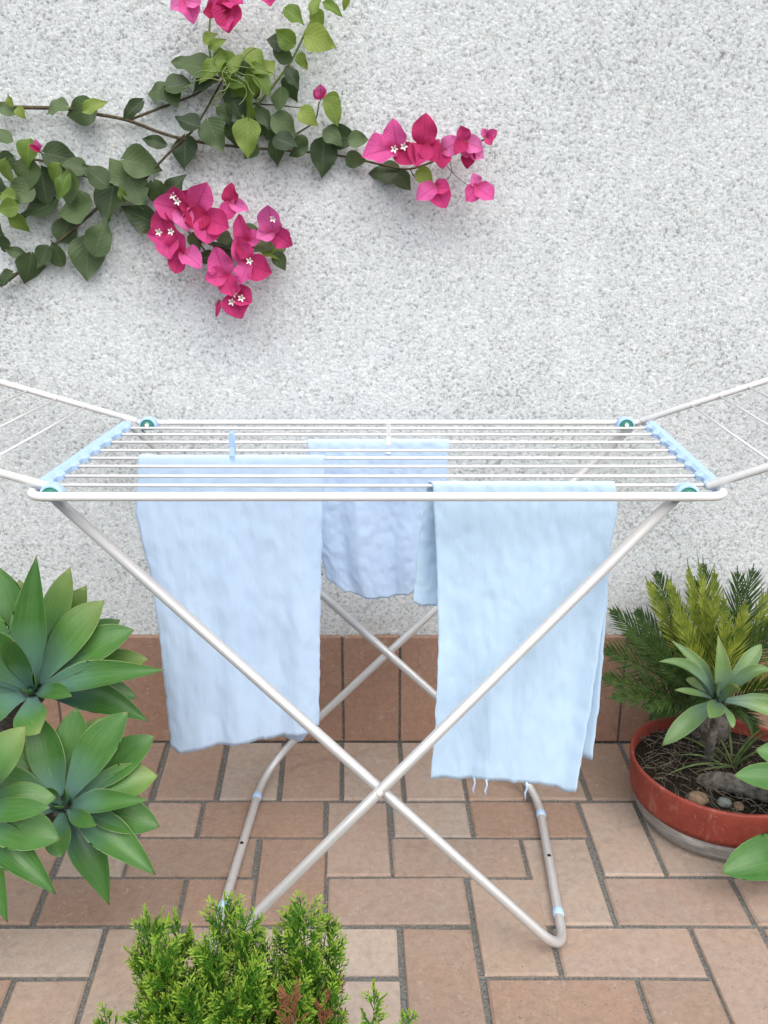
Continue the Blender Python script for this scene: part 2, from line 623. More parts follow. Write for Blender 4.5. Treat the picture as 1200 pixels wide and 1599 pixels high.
VPX, VPY = 545.0, 235.0
ROWS = [1160, 1251, 1308, 1369.5, 1446, 1527, 1642]
def edge_x(xref, y):                       # joint through xref on the 1400 line of the photograph
    return VPX + (xref - VPX) * (y - VPY) / (1400 - VPY)
def at1400(x, y):
    return VPX + (x - VPX) * (1400 - VPY) / (y - VPY)
GAP = .0052
def floor_tile(r0, r1, xl, xr):
    y0, y1 = ROWS[r0], ROWS[r1]
    if y0 == 1160:
        y0 = 1158
    q = [G(edge_x(xl, y1), y1), G(edge_x(xr, y1), y1), G(edge_x(xr, y0), y0), G(edge_x(xl, y0), y0)]
    g = GAP + random.uniform(-.001, .0015)
    q[0] += Vector((g, g, 0)); q[1] += Vector((-g, g, 0)); q[2] += Vector((-g, -g, 0)); q[3] += Vector((g, -g, 0))
    for p in q:
        p.x += random.uniform(-.0015, .0015); p.y += random.uniform(-.0015, .0015)
    o = build('tile', tile_mesh(q, .02, random.uniform(-.001, .0012), wob=.0006), TILE, floor, False)
    o.color = tone()
    return o

layout = []
xs0 = [-220, -127, -34, 60, 155, 250, 347, 440, 534, 628, 722, 815, 905, 988, 1080, 1172, 1265, 1358]
xs0 = [at1400(x, 1205) for x in xs0]
for a, b in zip(xs0, xs0[1:]):
    layout.append((0, 1, a, b))
# joints given where they are seen, (x, y) in the photograph
def J(x, y):
    return at1400(x, y)
r1 = [J(-160, 1280), J(-60, 1280), J(35, 1280), J(128, 1280), J(222, 1280), J(313, 1280), J(508, 1280)]
for a, b in zip(r1, r1[1:]):
    layout.append((1, 2, a, b))
layout += [(1, 3, J(508, 1310), J(611, 1310)), (1, 2, J(611, 1280), J(735, 1280)), (1, 2, J(735, 1280), J(912, 1280)),
           (1, 3, J(912, 1280), J(1030, 1340)), (1, 3, J(1030, 1340), J(1155, 1340)), (1, 3, J(1155, 1340), J(1275, 1340)), (1, 3, J(1275, 1340), J(1400, 1340)),
           (2, 3, J(200, 1340), J(400, 1340)), (2, 3, J(95, 1340), J(200, 1340)), (2, 4, J(-22, 1400), J(85, 1360)), (2, 4, J(-130, 1400), J(-22, 1400)),
           (2, 4, J(400, 1370), J(509, 1400)), (2, 3, J(611, 1340), J(820, 1340)), (2, 4, J(820, 1340), J(938, 1370)),
           (3, 4, J(85, 1360), J(285, 1400)), (3, 4, J(285, 1400), J(400, 1370)), (3, 4, J(509, 1400), J(734, 1410)),
           (3, 5, J(734, 1410), J(850, 1410)), (3, 4, J(938, 1370), J(1162, 1410)), (3, 4, J(1162, 1410), J(1390, 1410)),
           (4, 5, J(-60, 1480), J(156, 1480)), (4, 6, J(156, 1480), J(283, 1480)), (4, 5, J(283, 1480), J(405, 1480)), (4, 5, J(405, 1480), J(626, 1480)),
           (4, 6, J(626, 1480), J(743, 1460)), (4, 5, J(850, 1410), J(1082, 1460)), (4, 6, J(1082, 1460), J(1215, 1500)), (4, 6, J(1215, 1500), J(1345, 1500)),
           (5, 6, J(-110, 1560), J(14, 1550)), (5, 6, J(14, 1550), J(135, 1550)), (5, 6, J(283, 1480), J(405, 1480)), (5, 6, J(405, 1480), J(630, 1550)),
           (5, 6, J(743, 1460), J(1000, 1545)), (5, 6, J(1000, 1545), J(1120, 1540))]
for t in layout:
    floor_tile(*t)
# the patio goes on beyond the frame: running bond, sharing one slab mesh
slab = mesh('tile', *tile_mesh([(-.145, -.072, 0), (.145, -.072, 0), (.145, .072, 0), (-.145, .072, 0)], .02), smooth=False)
slab.materials.append(TILE)
y_near = G(600, ROWS[6]).y
k = 0
for r in range(0, 3):
    yc = y_near - .078 - r * .155
    x = -2.2 + (r % 2) * .15
    while x < 2.2:
        if abs(x) < 1.2:
            o = link('tile', slab, None, floor, (x, yc, random.uniform(-.001, .001)))
            o.color = tone()
        x += .301
for side in (-1, 1):
    for r in range(0, 7):
        yc = G(600, 1160).y - .08 - r * .155
        dd = (yc / 1.0)
        xlim = abs(G(-240 if side < 0 else 1410, 1300).x) + .02 + .155 * (r % 2)
        x0 = max(xlim, 1.30)
        for kk in range(3):
            o = link('tile', slab, None, floor, (side * (x0 + .15 + kk * .301), yc, random.uniform(-.001, .001)))
            o.color = tone()

def soil_bed(name, x0, x1, y0, y1):
    V, F = [], []
    nx, ny = 40, 40
    for j in range(ny + 1):
        for i in range(nx + 1):
            x = x0 + (x1 - x0) * i / nx
            y = y0 + (y1 - y0) * j / ny
            e = min(i, nx - i, j, ny - j)
            V.append((x, y, .012 + (0.0 if e == 0 else .012 * noise.noise(Vector((x * 9, y * 9, 1))) + .006)))
    for j in range(ny):
        for i in range(nx):
            a = j * (nx + 1) + i
            F.append((a, a + 1, a + nx + 2, a + nx + 1))
    o = build(name, (V, F), SOIL)
    o['kind'] = 'structure'
    return o
soil_bed('planting_bed', -1.5, 1.2, .45, .93)
soil_bed('planting_bed', -1.62, -1.0, .94, 1.62)

# garden wall with its terracotta plinth
wall = thing('garden_wall', 'white rough cast garden wall with a terracotta tile plinth along its foot', 'wall', (0, D_WALL, 0))
build('rendered_wall', box(-3.2, 3.2, D_WALL, D_WALL + .2, -.1, 2.7), STUCCO, wall, False)
build('mortar_bed', box(-3.2, 3.2, D_PLINTH + .006, D_WALL - .001, -.008, Z_PLINTH - .004), MORTAR, wall, False)
build('coping', box(-3.25, 3.25, D_WALL - .04, D_WALL + .24, 2.701, 2.76), POT_GREY, wall, False)
random.seed(11)
xs = [178 - 178.5, 89, 178.5, 267.5, 356.5, 446, 535.5, 624.5, 713.5, 803, 892, 973, 1062, 1151, 1240]
wx = [P(x, 1078, D_PLINTH).x for x in xs]
while wx[0] > -2.6:
    wx.insert(0, wx[0] - .147)
while wx[-1] < 2.6:
    wx.append(wx[-1] + .147)
for a, b in zip(wx, wx[1:]):
    g = .0028
    q = [Vector((a + g, D_PLINTH, .002)), Vector((b - g, D_PLINTH, .002)), Vector((b - g, D_PLINTH, Z_PLINTH)), Vector((a + g, D_PLINTH, Z_PLINTH))]
    for p in q[2:]:
        p.z += random.uniform(-.002, .002)
    o = build('tile', tile_mesh(q, .012, random.uniform(-.001, .001), .0025, Vector((0, -1, 0))), TILE, wall, False)
    j = random.uniform(.9, 1.08)
    o.color = (.345 * j, .218 * j, .160 * j, 1)

# ================================================================== drying rack
ZT = P(600, 776, 1.371).z
DF, DB = 1.371, 1.971
fl, fr = P(40, 774, DF), P(1137, 774, DF)
bl, br = P(203, 659, DB), P(1013, 658, DB)
for p in (fl, fr, bl, br):
    p.z = ZT
rack = thing('drying_rack', 'folding silver metal clothes drying rack with raised wings and crossed legs', 'drying rack', (0, 1.67, 0))
loop = [fl + (fr - fl) * .5, fr, br, bl, fl, fl + (fr - fl) * .5]
pts = fillet(loop, [0, .035, .03, .03, .035, 0], 8)[:-1]
rad = [.0078 if p.y < 1.40 else .0062 for p in pts]
build('top_frame', tube(pts, rad, 12, True), WHITE_TUBE, rack)
WIRE_Y = [669, 679, 691, 704, 716, 728.5, 744, 758]
WIRE_D = []
for y in WIRE_Y:
    r = ray(600, y)
    WIRE_D.append((CAM_H - ZT) / -r.z)
def side_x(side, D):
    a, b = (fl, bl) if side < 0 else (fr, br)
    return a.x + (b.x - a.x) * (D - DF) / (DB - DF)
for D in WIRE_D:
    a, b = side_x(-1, D) + .012, side_x(1, D) - .012
    sag = random.uniform(-.0015, .0005)
    build('wire', tube([(a, D, ZT), (a * .5, D, ZT + sag * .6), (0, D, ZT + sag), (b * .5, D, ZT + sag * .6), (b, D, ZT)], .0031, 8), WHITE_TUBE, rack)
for side in (-1, 1):
    # plastic side rail, toothed on its inner edge where the wires clip in
    V, F = [], []
    ys = []
    y = DF + .035
    n = 64
    for i in range(n + 1):
        D = DF + .045 + (DB - DF - .075) * i / n
        near = min(abs(D - w) for w in WIRE_D)
        inner = .012 + (.007 if near < .013 else 0.0)
        x = side_x(side, D)
        o_ = x + side * .007
        i_ = x - side * inner
        for (xx, zz) in ((o_, ZT - .007), (i_, ZT - .005), (i_, ZT + .004), (x - side * .006, ZT + .009), (o_, ZT + .009)):
            V.append((xx, D, zz))
    for i in range(n):
        for k in range(5):
            l = (k + 1) % 5
            F.append((i * 5 + k, i * 5 + l, (i + 1) * 5 + l, (i + 1) * 5 + k))
    F.append(tuple(range(5))); F.append(tuple(n * 5 + k for k in range(5)))
    build('side_rail', (V, F), BLUE_PLASTIC, rack, False)

def disc_y(c, r, y0, y1, n=24, bev=.003, flat=None):
    prof = [(r - bev, y0), (r, y0 + bev), (r, y1 - bev), (r - bev, y1)]
    V, F = [], []
    for rr, yy in prof:
        for k in range(n):
            a = 2 * math.pi * k / n
            V.append((c[0] + rr * math.cos(a), yy, c[2] + (rr * math.sin(a) if flat is None else max(rr * math.sin(a), -flat * (.4 + .6 * rr / r)))))
    for i in range(3):
        for k in range(n):
            l = (k + 1) % n
            F.append((i * n + k, i * n + l, (i + 1) * n + l, (i + 1) * n + k))
    F.append(tuple(range(n))[::-1]); F.append(tuple(3 * n + k for k in range(n)))
    return V, F
joints = [(P(84, 776, DF + .021), 1), (P(1071, 776, DF + .021), 1), (P(233, 668, DB - .02), 0), (P(976, 668, DB - .02), 0)]
for c, front in joints:
    c.z = ZT - .002
    y0 = c.y - .012
    j = build('pivot_joint', disc_y(c, .0205, y0, y0 + .020, flat=.010), BLUE_PLASTIC, rack, False)
    build('pivot_cap', disc_y(c, .0155, y0 - .003, y0 - .0005, flat=.008), GREEN_PLASTIC, j, False)
    build('pivot_pin', disc_y(c + Vector((0, 0, .004)), .0048, y0 - .006, y0 - .0035), WHITE_PLASTIC, j, False)

LEG_R = .0098
def leg_frame(top_f, top_b, d_f, d_b, foot_f, foot_b, feet, holes):
    path = [Vector((top_f, d_f, ZT + .001)), foot_f, foot_b, Vector((top_b, d_b, ZT + .001))]
    pts = fillet(path, [0, .075, .125, 0], 14)
    o = build('leg_frame', tube(pts, LEG_R, 14), SILVER, rack)
    a, b = path[1], path[2]
    for t in feet:
        c = a + (b - a) * t
        d = (b - a).normalized() * .009
        build('rubber_foot', tube([c - d, c - d * .8, c + d * .8, c + d], [LEG_R + .0006, LEG_R + .0016, LEG_R + .0016, LEG_R + .0006], 14), BLUE_PLASTIC, o)
    for t in holes:
        c = a + (b - a) * t + Vector((0, 0, LEG_R * .4))
        n = Vector((0, -.3, 1)).normalized()
        V, F = disc_y((0, 0, 0), .0042, -.0008, .0008, 14, .0003)
        q = Vector((0, 1, 0)).rotation_difference(n)
        build('screw_hole', ([c + n * LEG_R * .62 + q @ Vector(v) for v in V], F), BLACK, o, False)
    return o
ZF = .0115
UB = leg_frame(P(62, 775, 1.392).x, P(205, 666, 1.956).x, 1.414, 1.949, G(884, 1493, ZF), G(837, 1226, ZF), (.20, .78), (.50,))
UA = leg_frame(P(1070, 775, 1.368).x, P(997, 664, 1.986).x, 1.390, 1.990, G(322, 1506, ZF), G(416, 1198, ZF), (.23, .80), (.52,))
# the rivets where the legs cross
c = P(593, 1239, 1.330)
build('rivet', disc_y(c, .0055, c.y - .003, c.y + .010, 16, .0015), WHITE_TUBE, rack, False)

def wing(side):
    x0f = side_x(side, DF + .02) - side * .028
    x0b = side_x(side, DB - .02) - side * .02
    ang = math.radians(16.5 if side < 0 else 18.5)
    L = .52
    u = Vector((side * math.cos(ang), 0, math.sin(ang)))
    a = Vector((x0f, DF + .028, ZT + .010)); b = Vector((x0b, DB - .012, ZT + .006))
    path = [a, a + u * L, b + u * L, b]
    o = build('wing', tube(fillet(path, [0, .05, .05, 0], 8), .0072, 12), WHITE_TUBE, rack)
    s = .118
    while s < L - .03:
        w0, w1 = a + u * s, b + u * s
        build('wire', tube([w0, (w0 + w1) / 2 + Vector((0, 0, -.001)), w1], .0024, 8), WHITE_TUBE, o)
        s += .066
wing(-1)
wing(1)

# ================================================================== laundry
def laundry(name, label, D, wire, edges_l, edges_r, hem, back_l, back_r, back_hem, top, mat, seed, amp=.012, nu=64, nv=70, lean=None):
    """a cloth folded over a wire: pixel outlines of the hanging front and back are set on the plane of the wire"""
    random.seed(seed)
    rw = .0042
    zw = ZT
    V, F = [], []
    ph = [random.uniform(0, 6.28) for _ in range(6)]
    def fold(u, t, side):
        a = amp * min(1, t * 1.6)
        s = .5 * math.sin(u * 9.0 + ph[0] + t * .8) + .32 * math.sin(u * 17 + ph[1] - t * 1.3) + .2 * math.sin(u * 31 + ph[2] + t)
        s += .5 * noise.noise(Vector((u * 5, t * 3.1, seed)))
        k = .0022 * noise.noise(Vector((u * 22, t * 16, seed + 7))) + .0012 * noise.noise(Vector((u * 50, t * 40, seed + 3)))
        return a * s + k
    rows = []
    nb = nv * 2 // 3
    def line(side, t, el, er, hm):
        row = []
        for i in range(nu + 1):
            u = i / nu
            ytop = top
            yb = interp(hm, u)
            y = ytop + (yb - ytop) * t
            xl, xr = interp(el, y), interp(er, y)
            rag = 1.6 * noise.noise(Vector((y * .05, seed, 0))) + 1.0 * noise.noise(Vector((y * .16, seed, 4)))
            x = xl + (xr - xl) * u + rag * (1 - 2 * u if abs(u - .5) > .4 else 0)
            y += (1.8 * noise.noise(Vector((u * 14, seed, 2))) + 1.0 * noise.noise(Vector((u * 40, seed, 5)))) * t
            off = -(rw + .002) if side < 0 else (rw + .003)
            if lean:
                off += interp(lean, (y - top) / 479.0)
            p = P(x, y, D + off)
            p.y += fold(u, t, side) * (1 if side < 0 else .8) + (-.006 * t if side < 0 else .012 * t)
            p.z = max(p.z, .010)
            row.append(p)
        return row
    for j in range(nb, 0, -1):
        rows.append(line(1, j / nb, back_l, back_r, back_hem))
    # over the wire
    f0 = line(-1, 0, edges_l, edges_r, hem)
    b0 = line(1, 0, back_l, back_r, back_hem)
    for k in range(7):
        a = math.pi * k / 6
        row = []
        for i in range(nu + 1):
            w = (1 - math.cos(a)) / 2
            x = b0[i].x * (1 - w) + f0[i].x * w
            lump = .0025 * noise.noise(Vector((i * .17, seed, 9)))
            row.append(Vector((x, D + math.cos(a) * (rw + .0015), zw + math.sin(a) * (rw + .001) + .001 + max(0, lump))))
        rows.append(row)
    for j in range(1, nv + 1):
        rows.append(line(-1, j / nv, edges_l, edges_r, hem))
    for row in rows:
        V += row
    W = nu + 1
    for j in range(len(rows) - 1):
        for i in range(nu):
            a = j * W + i
            F.append((a, a + 1, a + W + 1, a + W))
    root = thing(name, label, 'cloth', (0, D, ZT), 'washing hung on the drying rack')
    o = build('fabric', (V, F), mat, root)
    md = o.modifiers.new('thickness', 'SOLIDIFY')
    md.thickness = .0016
    md.offset = 0
    return root, rows

left_cloth, _ = laundry('hanging_cloth', 'large pale blue cloth hanging at the left of the rack, pinned with a blue peg', WIRE_D[4], 4,
    [(717, 216), (800, 211), (850, 222), (900, 235), (1010, 250), (1160, 266)], [(717, 508), (800, 504), (950, 501), (1130, 499)],
    [(0, 1166), (.07, 1174), (.25, 1164), (.5, 1160), (.75, 1150), (.92, 1142), (1, 1128)],
    [(717, 220), (1160, 282)], [(717, 506), (1000, 496), (1160, 492)], [(0, 1120), (.5, 1135), (.75, 1158), (.9, 1160), (1, 1135)],
    717, CLOTH_A, 3)
mid_cloth, _ = laundry('hanging_cloth', 'short pale blue cloth hanging between two longer ones, behind them, white peg on top', WIRE_D[2], 2,
    [(691, 480), (850, 498), (905, 512), (930, 528)], [(691, 702), (850, 690), (930, 676)],
    [(0, 905), (.12, 922), (.3, 932), (.55, 933), (.75, 927), (.88, 915), (1, 905)],
    [(691, 484), (900, 500)], [(691, 698), (900, 680)], [(0, 860), (.5, 880), (1, 860)],
    691, CLOTH_B, 8)
right_cloth, rrows = laundry('hanging_cloth', 'long light blue cloth hanging at the right with loose threads at its hem', WIRE_D[7], 7,
    [(756, 676), (900, 683), (1020, 685), (1140, 679), (1215, 672)], [(756, 962), (800, 964), (850, 955), (940, 946), (1100, 922), (1235, 898)],
    [(0, 1214), (.2, 1217), (.35, 1212), (.6, 1220), (.8, 1225), (.93, 1238), (1, 1232)],
    [(756, 668), (870, 652), (955, 645)], [(756, 954), (940, 950), (1100, 938), (1200, 926)], [(0, 944), (.05, 952), (.15, 953), (.3, 985), (.6, 1090), (.85, 1185), (1, 1192)],
    756, CLOTH_C, 15, amp=.010)
nu_ = len(rrows[-1]) - 1
for u in (.30, .375, .665):
    p = rrows[-1][int(u * nu_)]
    L = .034 + random.uniform(-.003, .004)
    build('loose_thread', tube([p + Vector((0, 0, .003)), p + Vector((.002, 0, -L * .3)), p + Vector((-.001, .002, -L * .65)), p + Vector((.0005, .001, -L))], [.0020, .0018, .0022, .0012], 6), CLOTH_A, right_cloth)

def clothes_peg(label, px, y0, y1, D, mat):
    a, b = P(px, y0, D - .006), P(px, y1, D - .006)
    L = a.z - b.z
    root = thing('clothes_peg', label, 'clothes peg', (a.x, D, ZT), 'clothes pegs on the rack wires')
    # two prongs, open at the bottom round the wire
    for s in (-1, 1):
        V, F = [], []
        prof = [(1.0, .0085, .0035), (.8, .0070, .0035), (.55, .0048, .0040), (.42, .0052, .0045), (.30, .0062, .0040), (.22, .0052, .0038), (.1, .0052, .0032), (0, .0075, .0020)]
        for t, off, th in prof:
            zc = b.z + L * t
            yy = D + s * off
            hw = .0048 if t < .9 else .0040
            for (dx, dy) in ((-hw, -th / 2), (hw, -th / 2), (hw, th / 2), (-hw, th / 2)):
                V.append((a.x + dx, yy + dy, zc))
        n = len(prof)
        for i in range(n - 1):
            for k in range(4):
                l = (k + 1) % 4
                F.append((i * 4 + k, i * 4 + l, i * 4 + 4 + l, i * 4 + 4 + k))
        F.append((0, 1, 2, 3)); F.append(tuple((n - 1) * 4 + k for k in range(4)))
        build('prong', (V, F), mat, root, False)
    c = Vector((a.x, D, b.z + L * .5))
    pts = []
    for i in range(41):
        an = i / 40 * 2 * math.pi * 3
        pts.append(c + Vector((-.006 + .012 * i / 40, math.cos(an) * .0055, math.sin(an) * .0055)))
    build('spring', tube(pts, .0008, 6), SILVER, root)
clothes_peg('pale blue clothes peg gripping the large left cloth', 361, 676, 727, WIRE_D[4], BLUE_PLASTIC)
clothes_peg('white clothes peg gripping the short middle cloth', 607, 661, 709, WIRE_D[2], WHITE_PLASTIC)

# ================================================================== bougainvillea
def blade(profile, rows, fold=.25, droop=.2, wave=.0, cols=(-1, -.55, 0, .55, 1), seed=0, cup=0.0):
    """leaf of unit length along +Y from its base, facing +Z"""
    V, F, UV = [], [], []
    W = len(cols)
    for i in range(rows + 1):
        t = i / rows
        yb, w = profile(t)
        for c in cols:
            x = c * w
            z = fold * abs(c) * w - droop * t * t + cup * (c * c) * w
            z += wave * math.sin(t * 9 + seed) * c * abs(c) + wave * .8 * math.sin(t * 14 + seed * 2 + (2 if c > 0 else 0)) * abs(c) ** 3
            y = yb - (0.10 * (c * c) * (1 - t) ** 4 if rows else 0)
            V.append(Vector((x, y, z)))
            UV.append((.5 + c * .5, t))
    for i in range(rows):
        for k in range(W - 1):
            a = i * W + k
            F.append((a, a + 1, a + W + 1, a + W))
    return V, F, UV

HEART = [(0, .02), (.05, .22), (.14, .36), (.27, .43), (.42, .42), (.58, .345), (.74, .225), (.86, .115), (.94, .045), (1, .004)]
OVATE = [(0, .02), (.1, .14), (.25, .26), (.42, .30), (.6, .26), (.76, .17), (.9, .07), (1, .004)]
BR = [(0, .06), (.08, .22), (.2, .37), (.36, .46), (.55, .47), (.72, .39), (.85, .26), (.94, .13), (1, .02)]
def prof(tab):
    return lambda t: (t, interp(tab, t))
leaf_meshes, young_meshes, bract_meshes = [], [], []
for k, (tab, fold, droop) in enumerate([(HEART, .22, .18), (HEART, .42, .30), (HEART, .10, .06), (HEART, .30, -.10), (OVATE, .35, .25), (HEART, .15, .38)]):
    V, F, UV = blade(prof(tab), 10, fold, droop, .045, seed=k * 1.7)
    me = mesh('leaf', V, F, True, UV); me.materials.append(VINE_LEAF); leaf_meshes.append(me)
for k, (tab, fold, droop) in enumerate([(HEART, .40, .2), (OVATE, .5, .3), (HEART, .25, .35)]):
    V, F, UV = blade(prof(tab), 10, fold, droop, .05, seed=k * 2.1 + .5)
    me = mesh('leaf', V, F, True, UV); me.materials.append(VINE_YOUNG); young_meshes.append(me)
for k, (fold, droop, cup) in enumerate([(.18, .10, .25), (.35, .28, .1), (.1, -.15, .35), (.3, .05, .15)]):
    V, F, UV = blade(prof(BR), 10, fold, droop, .07, seed=k * 1.3 + .2, cup=cup)
    me = mesh('bract', V, F, True, UV); me.materials.append(BRACT); bract_meshes.append(me)

D_VINE = 2.066
vine = thing('bougainvillea', 'bougainvillea vine with dark leaves and magenta blossoms trailing across the white wall', 'climbing plant', P(-60, 430, D_VINE))

def px_m(py, D):
    """metres per photograph pixel at that height"""
    return (P(601, py, D) - P(600, py, D)).length

def orient(direction, facing, roll=0.0):
    """rotation that turns +Y to direction and +Z towards facing"""
    y = Vector(direction).normalized()
    z = Vector(facing)
    z = (z - y * z.dot(y)).normalized()
    x = y.cross(z)
    R = Matrix((x, y, z)).transposed()
    return R @ Matrix.Rotation(roll, 3, 'Y')

def place(name, me, parent, loc, R, size, wide=1.0):
    o = bpy.data.objects.new(name, me)
    COL.objects.link(o)
    o.parent = parent
    o.location = Vector(loc) - ORIGIN[parent.name]
    o.rotation_euler = R.to_euler()
    o.scale = (size * wide, size, size)
    return o

def wall_leaf(cx, cy, L, ang, young=False, D=None, k=None, wide=1.0, face=None):
    """leaf whose middle shows at (cx, cy), L pixels long, tip pointing ang degrees (0 right, 90 down)"""
    D = D if D is not None else D_VINE - random.uniform(-.018, .030)
    a = math.radians(ang)
    s = px_m(cy, D)
    d = Vector((math.cos(a), random.uniform(-.35, .25), -math.sin(a)))
    f = Vector((random.uniform(-.45, .45), -1, random.uniform(-.1, .75))) if face is None else Vector(face)
    ms = young_meshes if young else leaf_meshes
    me = random.choice(ms) if k is None else ms[k]
    size = L * s * 1.04
    base = P(cx - math.cos(a) * L / 2, cy - math.sin(a) * L / 2, D)
    R = orient(d, f, random.uniform(-.35, .35))
    place('leaf', me, vine, base, R, size, wide * random.uniform(.92, 1.1))
    return base

def stem(pts, r0, r1, mat=WOOD, D=None, name='stem'):
    pp = []
    for i, (x, y) in enumerate(pts):
        d = (D if D is not None else D_VINE + .012) + .010 * noise.noise(Vector((x * .02, y * .02, 3)))
        pp.append(P(x, y, d))
    c = catmull(pp, 6)
    rad = [r0 + (r1 - r0) * i / (len(c) - 1) for i in range(len(c))]
    return build(name, tube(c, rad, 8), mat, vine)

random.seed(21)
stem([(-60, 165), (0, 168), (40, 168), (110, 170), (150, 178), (200, 188), (250, 207), (300, 220), (380, 230), (450, 235), (530, 243), (600, 258), (640, 264), (690, 247), (740, 226), (768, 212)], .0046, .0018)
stem([(200, 188), (260, 165), (310, 145), (345, 118)], .0032, .002)
stem([(228, 278), (265, 238), (300, 205), (318, 178), (345, 130), (355, 112)], .003, .002)
stem([(385, 190), (400, 168), (430, 130), (455, 95), (475, 55), (500, 0), (512, -60)], .0032, .0022, GREEN_STEM)
stem([(335, 120), (327, 75), (328, 35), (333, 5), (335, -40)], .0028, .0016, GREEN_STEM)
stem([(425, 232), (470, 205), (492, 188), (499, 158)], .0024, .0014)
stem([(395, 162), (440, 165), (480, 170)], .0018, .001)
stem([(-60, 470), (0, 445), (30, 425), (70, 395), (130, 345), (180, 302), (228, 278)], .0042, .0028)
stem([(180, 302), (240, 300), (270, 325), (300, 368), (340, 385), (380, 392), (432, 392)], .0030, .0016)
stem([(-60, 225), (0, 240), (20, 252), (60, 250), (110, 268), (180, 290)], .0034, .0022)
stem([(300, 368), (345, 420), (365, 450), (348, 482)], .0018, .0012)
stem([(640, 264), (655, 285), (675, 296)], .0014, .001)
stem([(700, 240), (705, 270), (690, 290)], .0008, .0006)
stem([(355, 130), (372, 160), (383, 200), (386, 238)], .0044, .0036, GREEN_STEM, D_VINE - .012)
stem([(688, 245), (712, 275), (745, 298)], .0008, .0006)

LEAVES = [  # x, y, length, direction, shape or None
 (8,170,40,200),(87,169,36,185),(124,174,44,165),(207,170,44,150),(243,142,42,185),(280,134,40,-10),(268,150,34,70),
 (242,222,40,190),(288,238,50,92),(335,211,54,75),(292,192,36,200),(300,102,58,205),(318,130,46,165),
 (352,178,32,80),(372,172,44,60),(362,210,34,110),
 (440,82,38,215),(432,65,34,200),(457,120,36,65),(455,137,36,75),(437,156,34,95),
 (412,183,40,55),(420,203,34,70),(445,196,42,30),(448,222,40,15),(430,236,34,95),(402,198,36,60),
 (466,236,30,150),(505,246,54,82,),(522,212,38,20),(540,216,46,10),(562,219,36,0),(556,250,34,15),(600,270,56,185),(632,285,32,60),
 (0,215,42,200),(6,252,34,170),(40,272,50,100),(66,292,54,95),(105,294,54,100),(30,302,46,140),(62,328,58,150),(112,326,60,175),(115,262,36,185),
 (150,276,40,220),(188,268,46,250),(222,255,54,0),(172,318,56,100),(212,300,56,70),(218,338,58,205),(246,305,44,70),(275,292,46,-35),
 (160,370,56,285),(134,404,60,82),(105,356,44,300),(25,394,40,190),(44,420,46,100),(66,402,42,120),(92,396,38,255),
 (3,382,28,100),(8,436,34,150),(250,332,44,110),(322,402,38,170),(350,391,42,200),(352,372,36,20),(395,364,34,0),(412,384,40,20),
 (436,386,36,330),(437,408,34,75),(305,378,30,60),(95,245,50,5),(-8,300,44,90),(-10,350,46,60),
 (470,225,28,80),(390,235,30,140),
 (360,150,40,120),(395,140,34,70),(382,105,34,320)]
for L in LEAVES:
    wall_leaf(L[0], L[1], L[2] * random.uniform(.82, 1.06), L[3] + random.uniform(-12, 12))
YOUNG = [(17,157,18,260),(32,176,18,60),(148,166,36,-18),(330,108,50,150),(352,104,44,70),(345,90,40,250),(372,98,40,300),(400,95,42,40),(395,125,40,80),
 (412,128,36,50),(385,160,56,92),(386,215,52,95),(366,130,34,190),(405,108,30,10),(420,105,28,-40),(500,62,46,28),(520,12,32,30),(497,28,26,60),(460,24,34,30),
 (473,95,24,60),(482,182,32,40),(522,172,40,60),(515,155,28,200),(665,277,32,50),(42,238,38,110),(6,270,40,100),(25,345,40,60),(10,325,34,170),(82,275,40,120),
 (492,8,30,290),(340,70,28,330),(445,60,34,210),(425,395,34,20),(190,305,22,80),(98,290,40,120),(8,305,30,200),(540,2,22,100),(330,60,24,320),(735,215,22,250),(700,235,22,40)]
for L in YOUNG:
    wall_leaf(L[0], L[1], L[2], L[3] + random.uniform(-8, 8), True, D_VINE - random.uniform(.015, .04))
# pale curling tendrils over the young growth
random.seed(4)
for k in range(9):
    x0, y0 = random.uniform(340, 395), random.uniform(100, 140)
    a = random.uniform(0, 6.28)
    pp = []
    for i in range(7):
        pp.append(P(x0, y0, D_VINE - .055 - .004 * math.sin(i + k)))
        a += random.uniform(-.7, .7)
        x0 += math.cos(a) * 13; y0 += math.sin(a) * 11
        x0 = min(max(x0, 285), 430); y0 = min(max(y0, 75), 165)
    build('tendril', tube(catmull(pp, 5), .0011, 6), mat_t if False else GREEN_STEM, vine)

def floret_mesh():
    """small cream trumpet: narrow tube that opens in a five lobed star, along +Z"""
    V, F = [], []
    n = 20
    for r, z in ((.10, -1.0), (.10, -.3), (.18, -.05)):
        for k in range(n):
            a = 2 * math.pi * k / n
            V.append((r * math.cos(a), r * math.sin(a), z))
    for k in range(n):
        a = 2 * math.pi * k / n
        r = .62 + .28 * math.cos(5 * a)
        V.append((r * math.cos(a), r * math.sin(a), .02 + .08 * math.cos(5 * a)))
    for i in range(3):
        for k in range(n):
            l = (k + 1) % n
            F.append((i * n + k, i * n + l, (i + 1) * n + l, (i + 1) * n + k))
    F.append(tuple(2 * n + k for k in range(n)))
    me = mesh('floret', V, F)
    me.materials.append(FLORET)
    return me
FLORET_ME = floret_mesh()
stalk_me = mesh('flower', *tube([(0, 0, -1), (.05, 0, -.5), (0, 0, 0)], [.06, .08, .16], 8))
stalk_me.materials.append(GREEN_STEM)

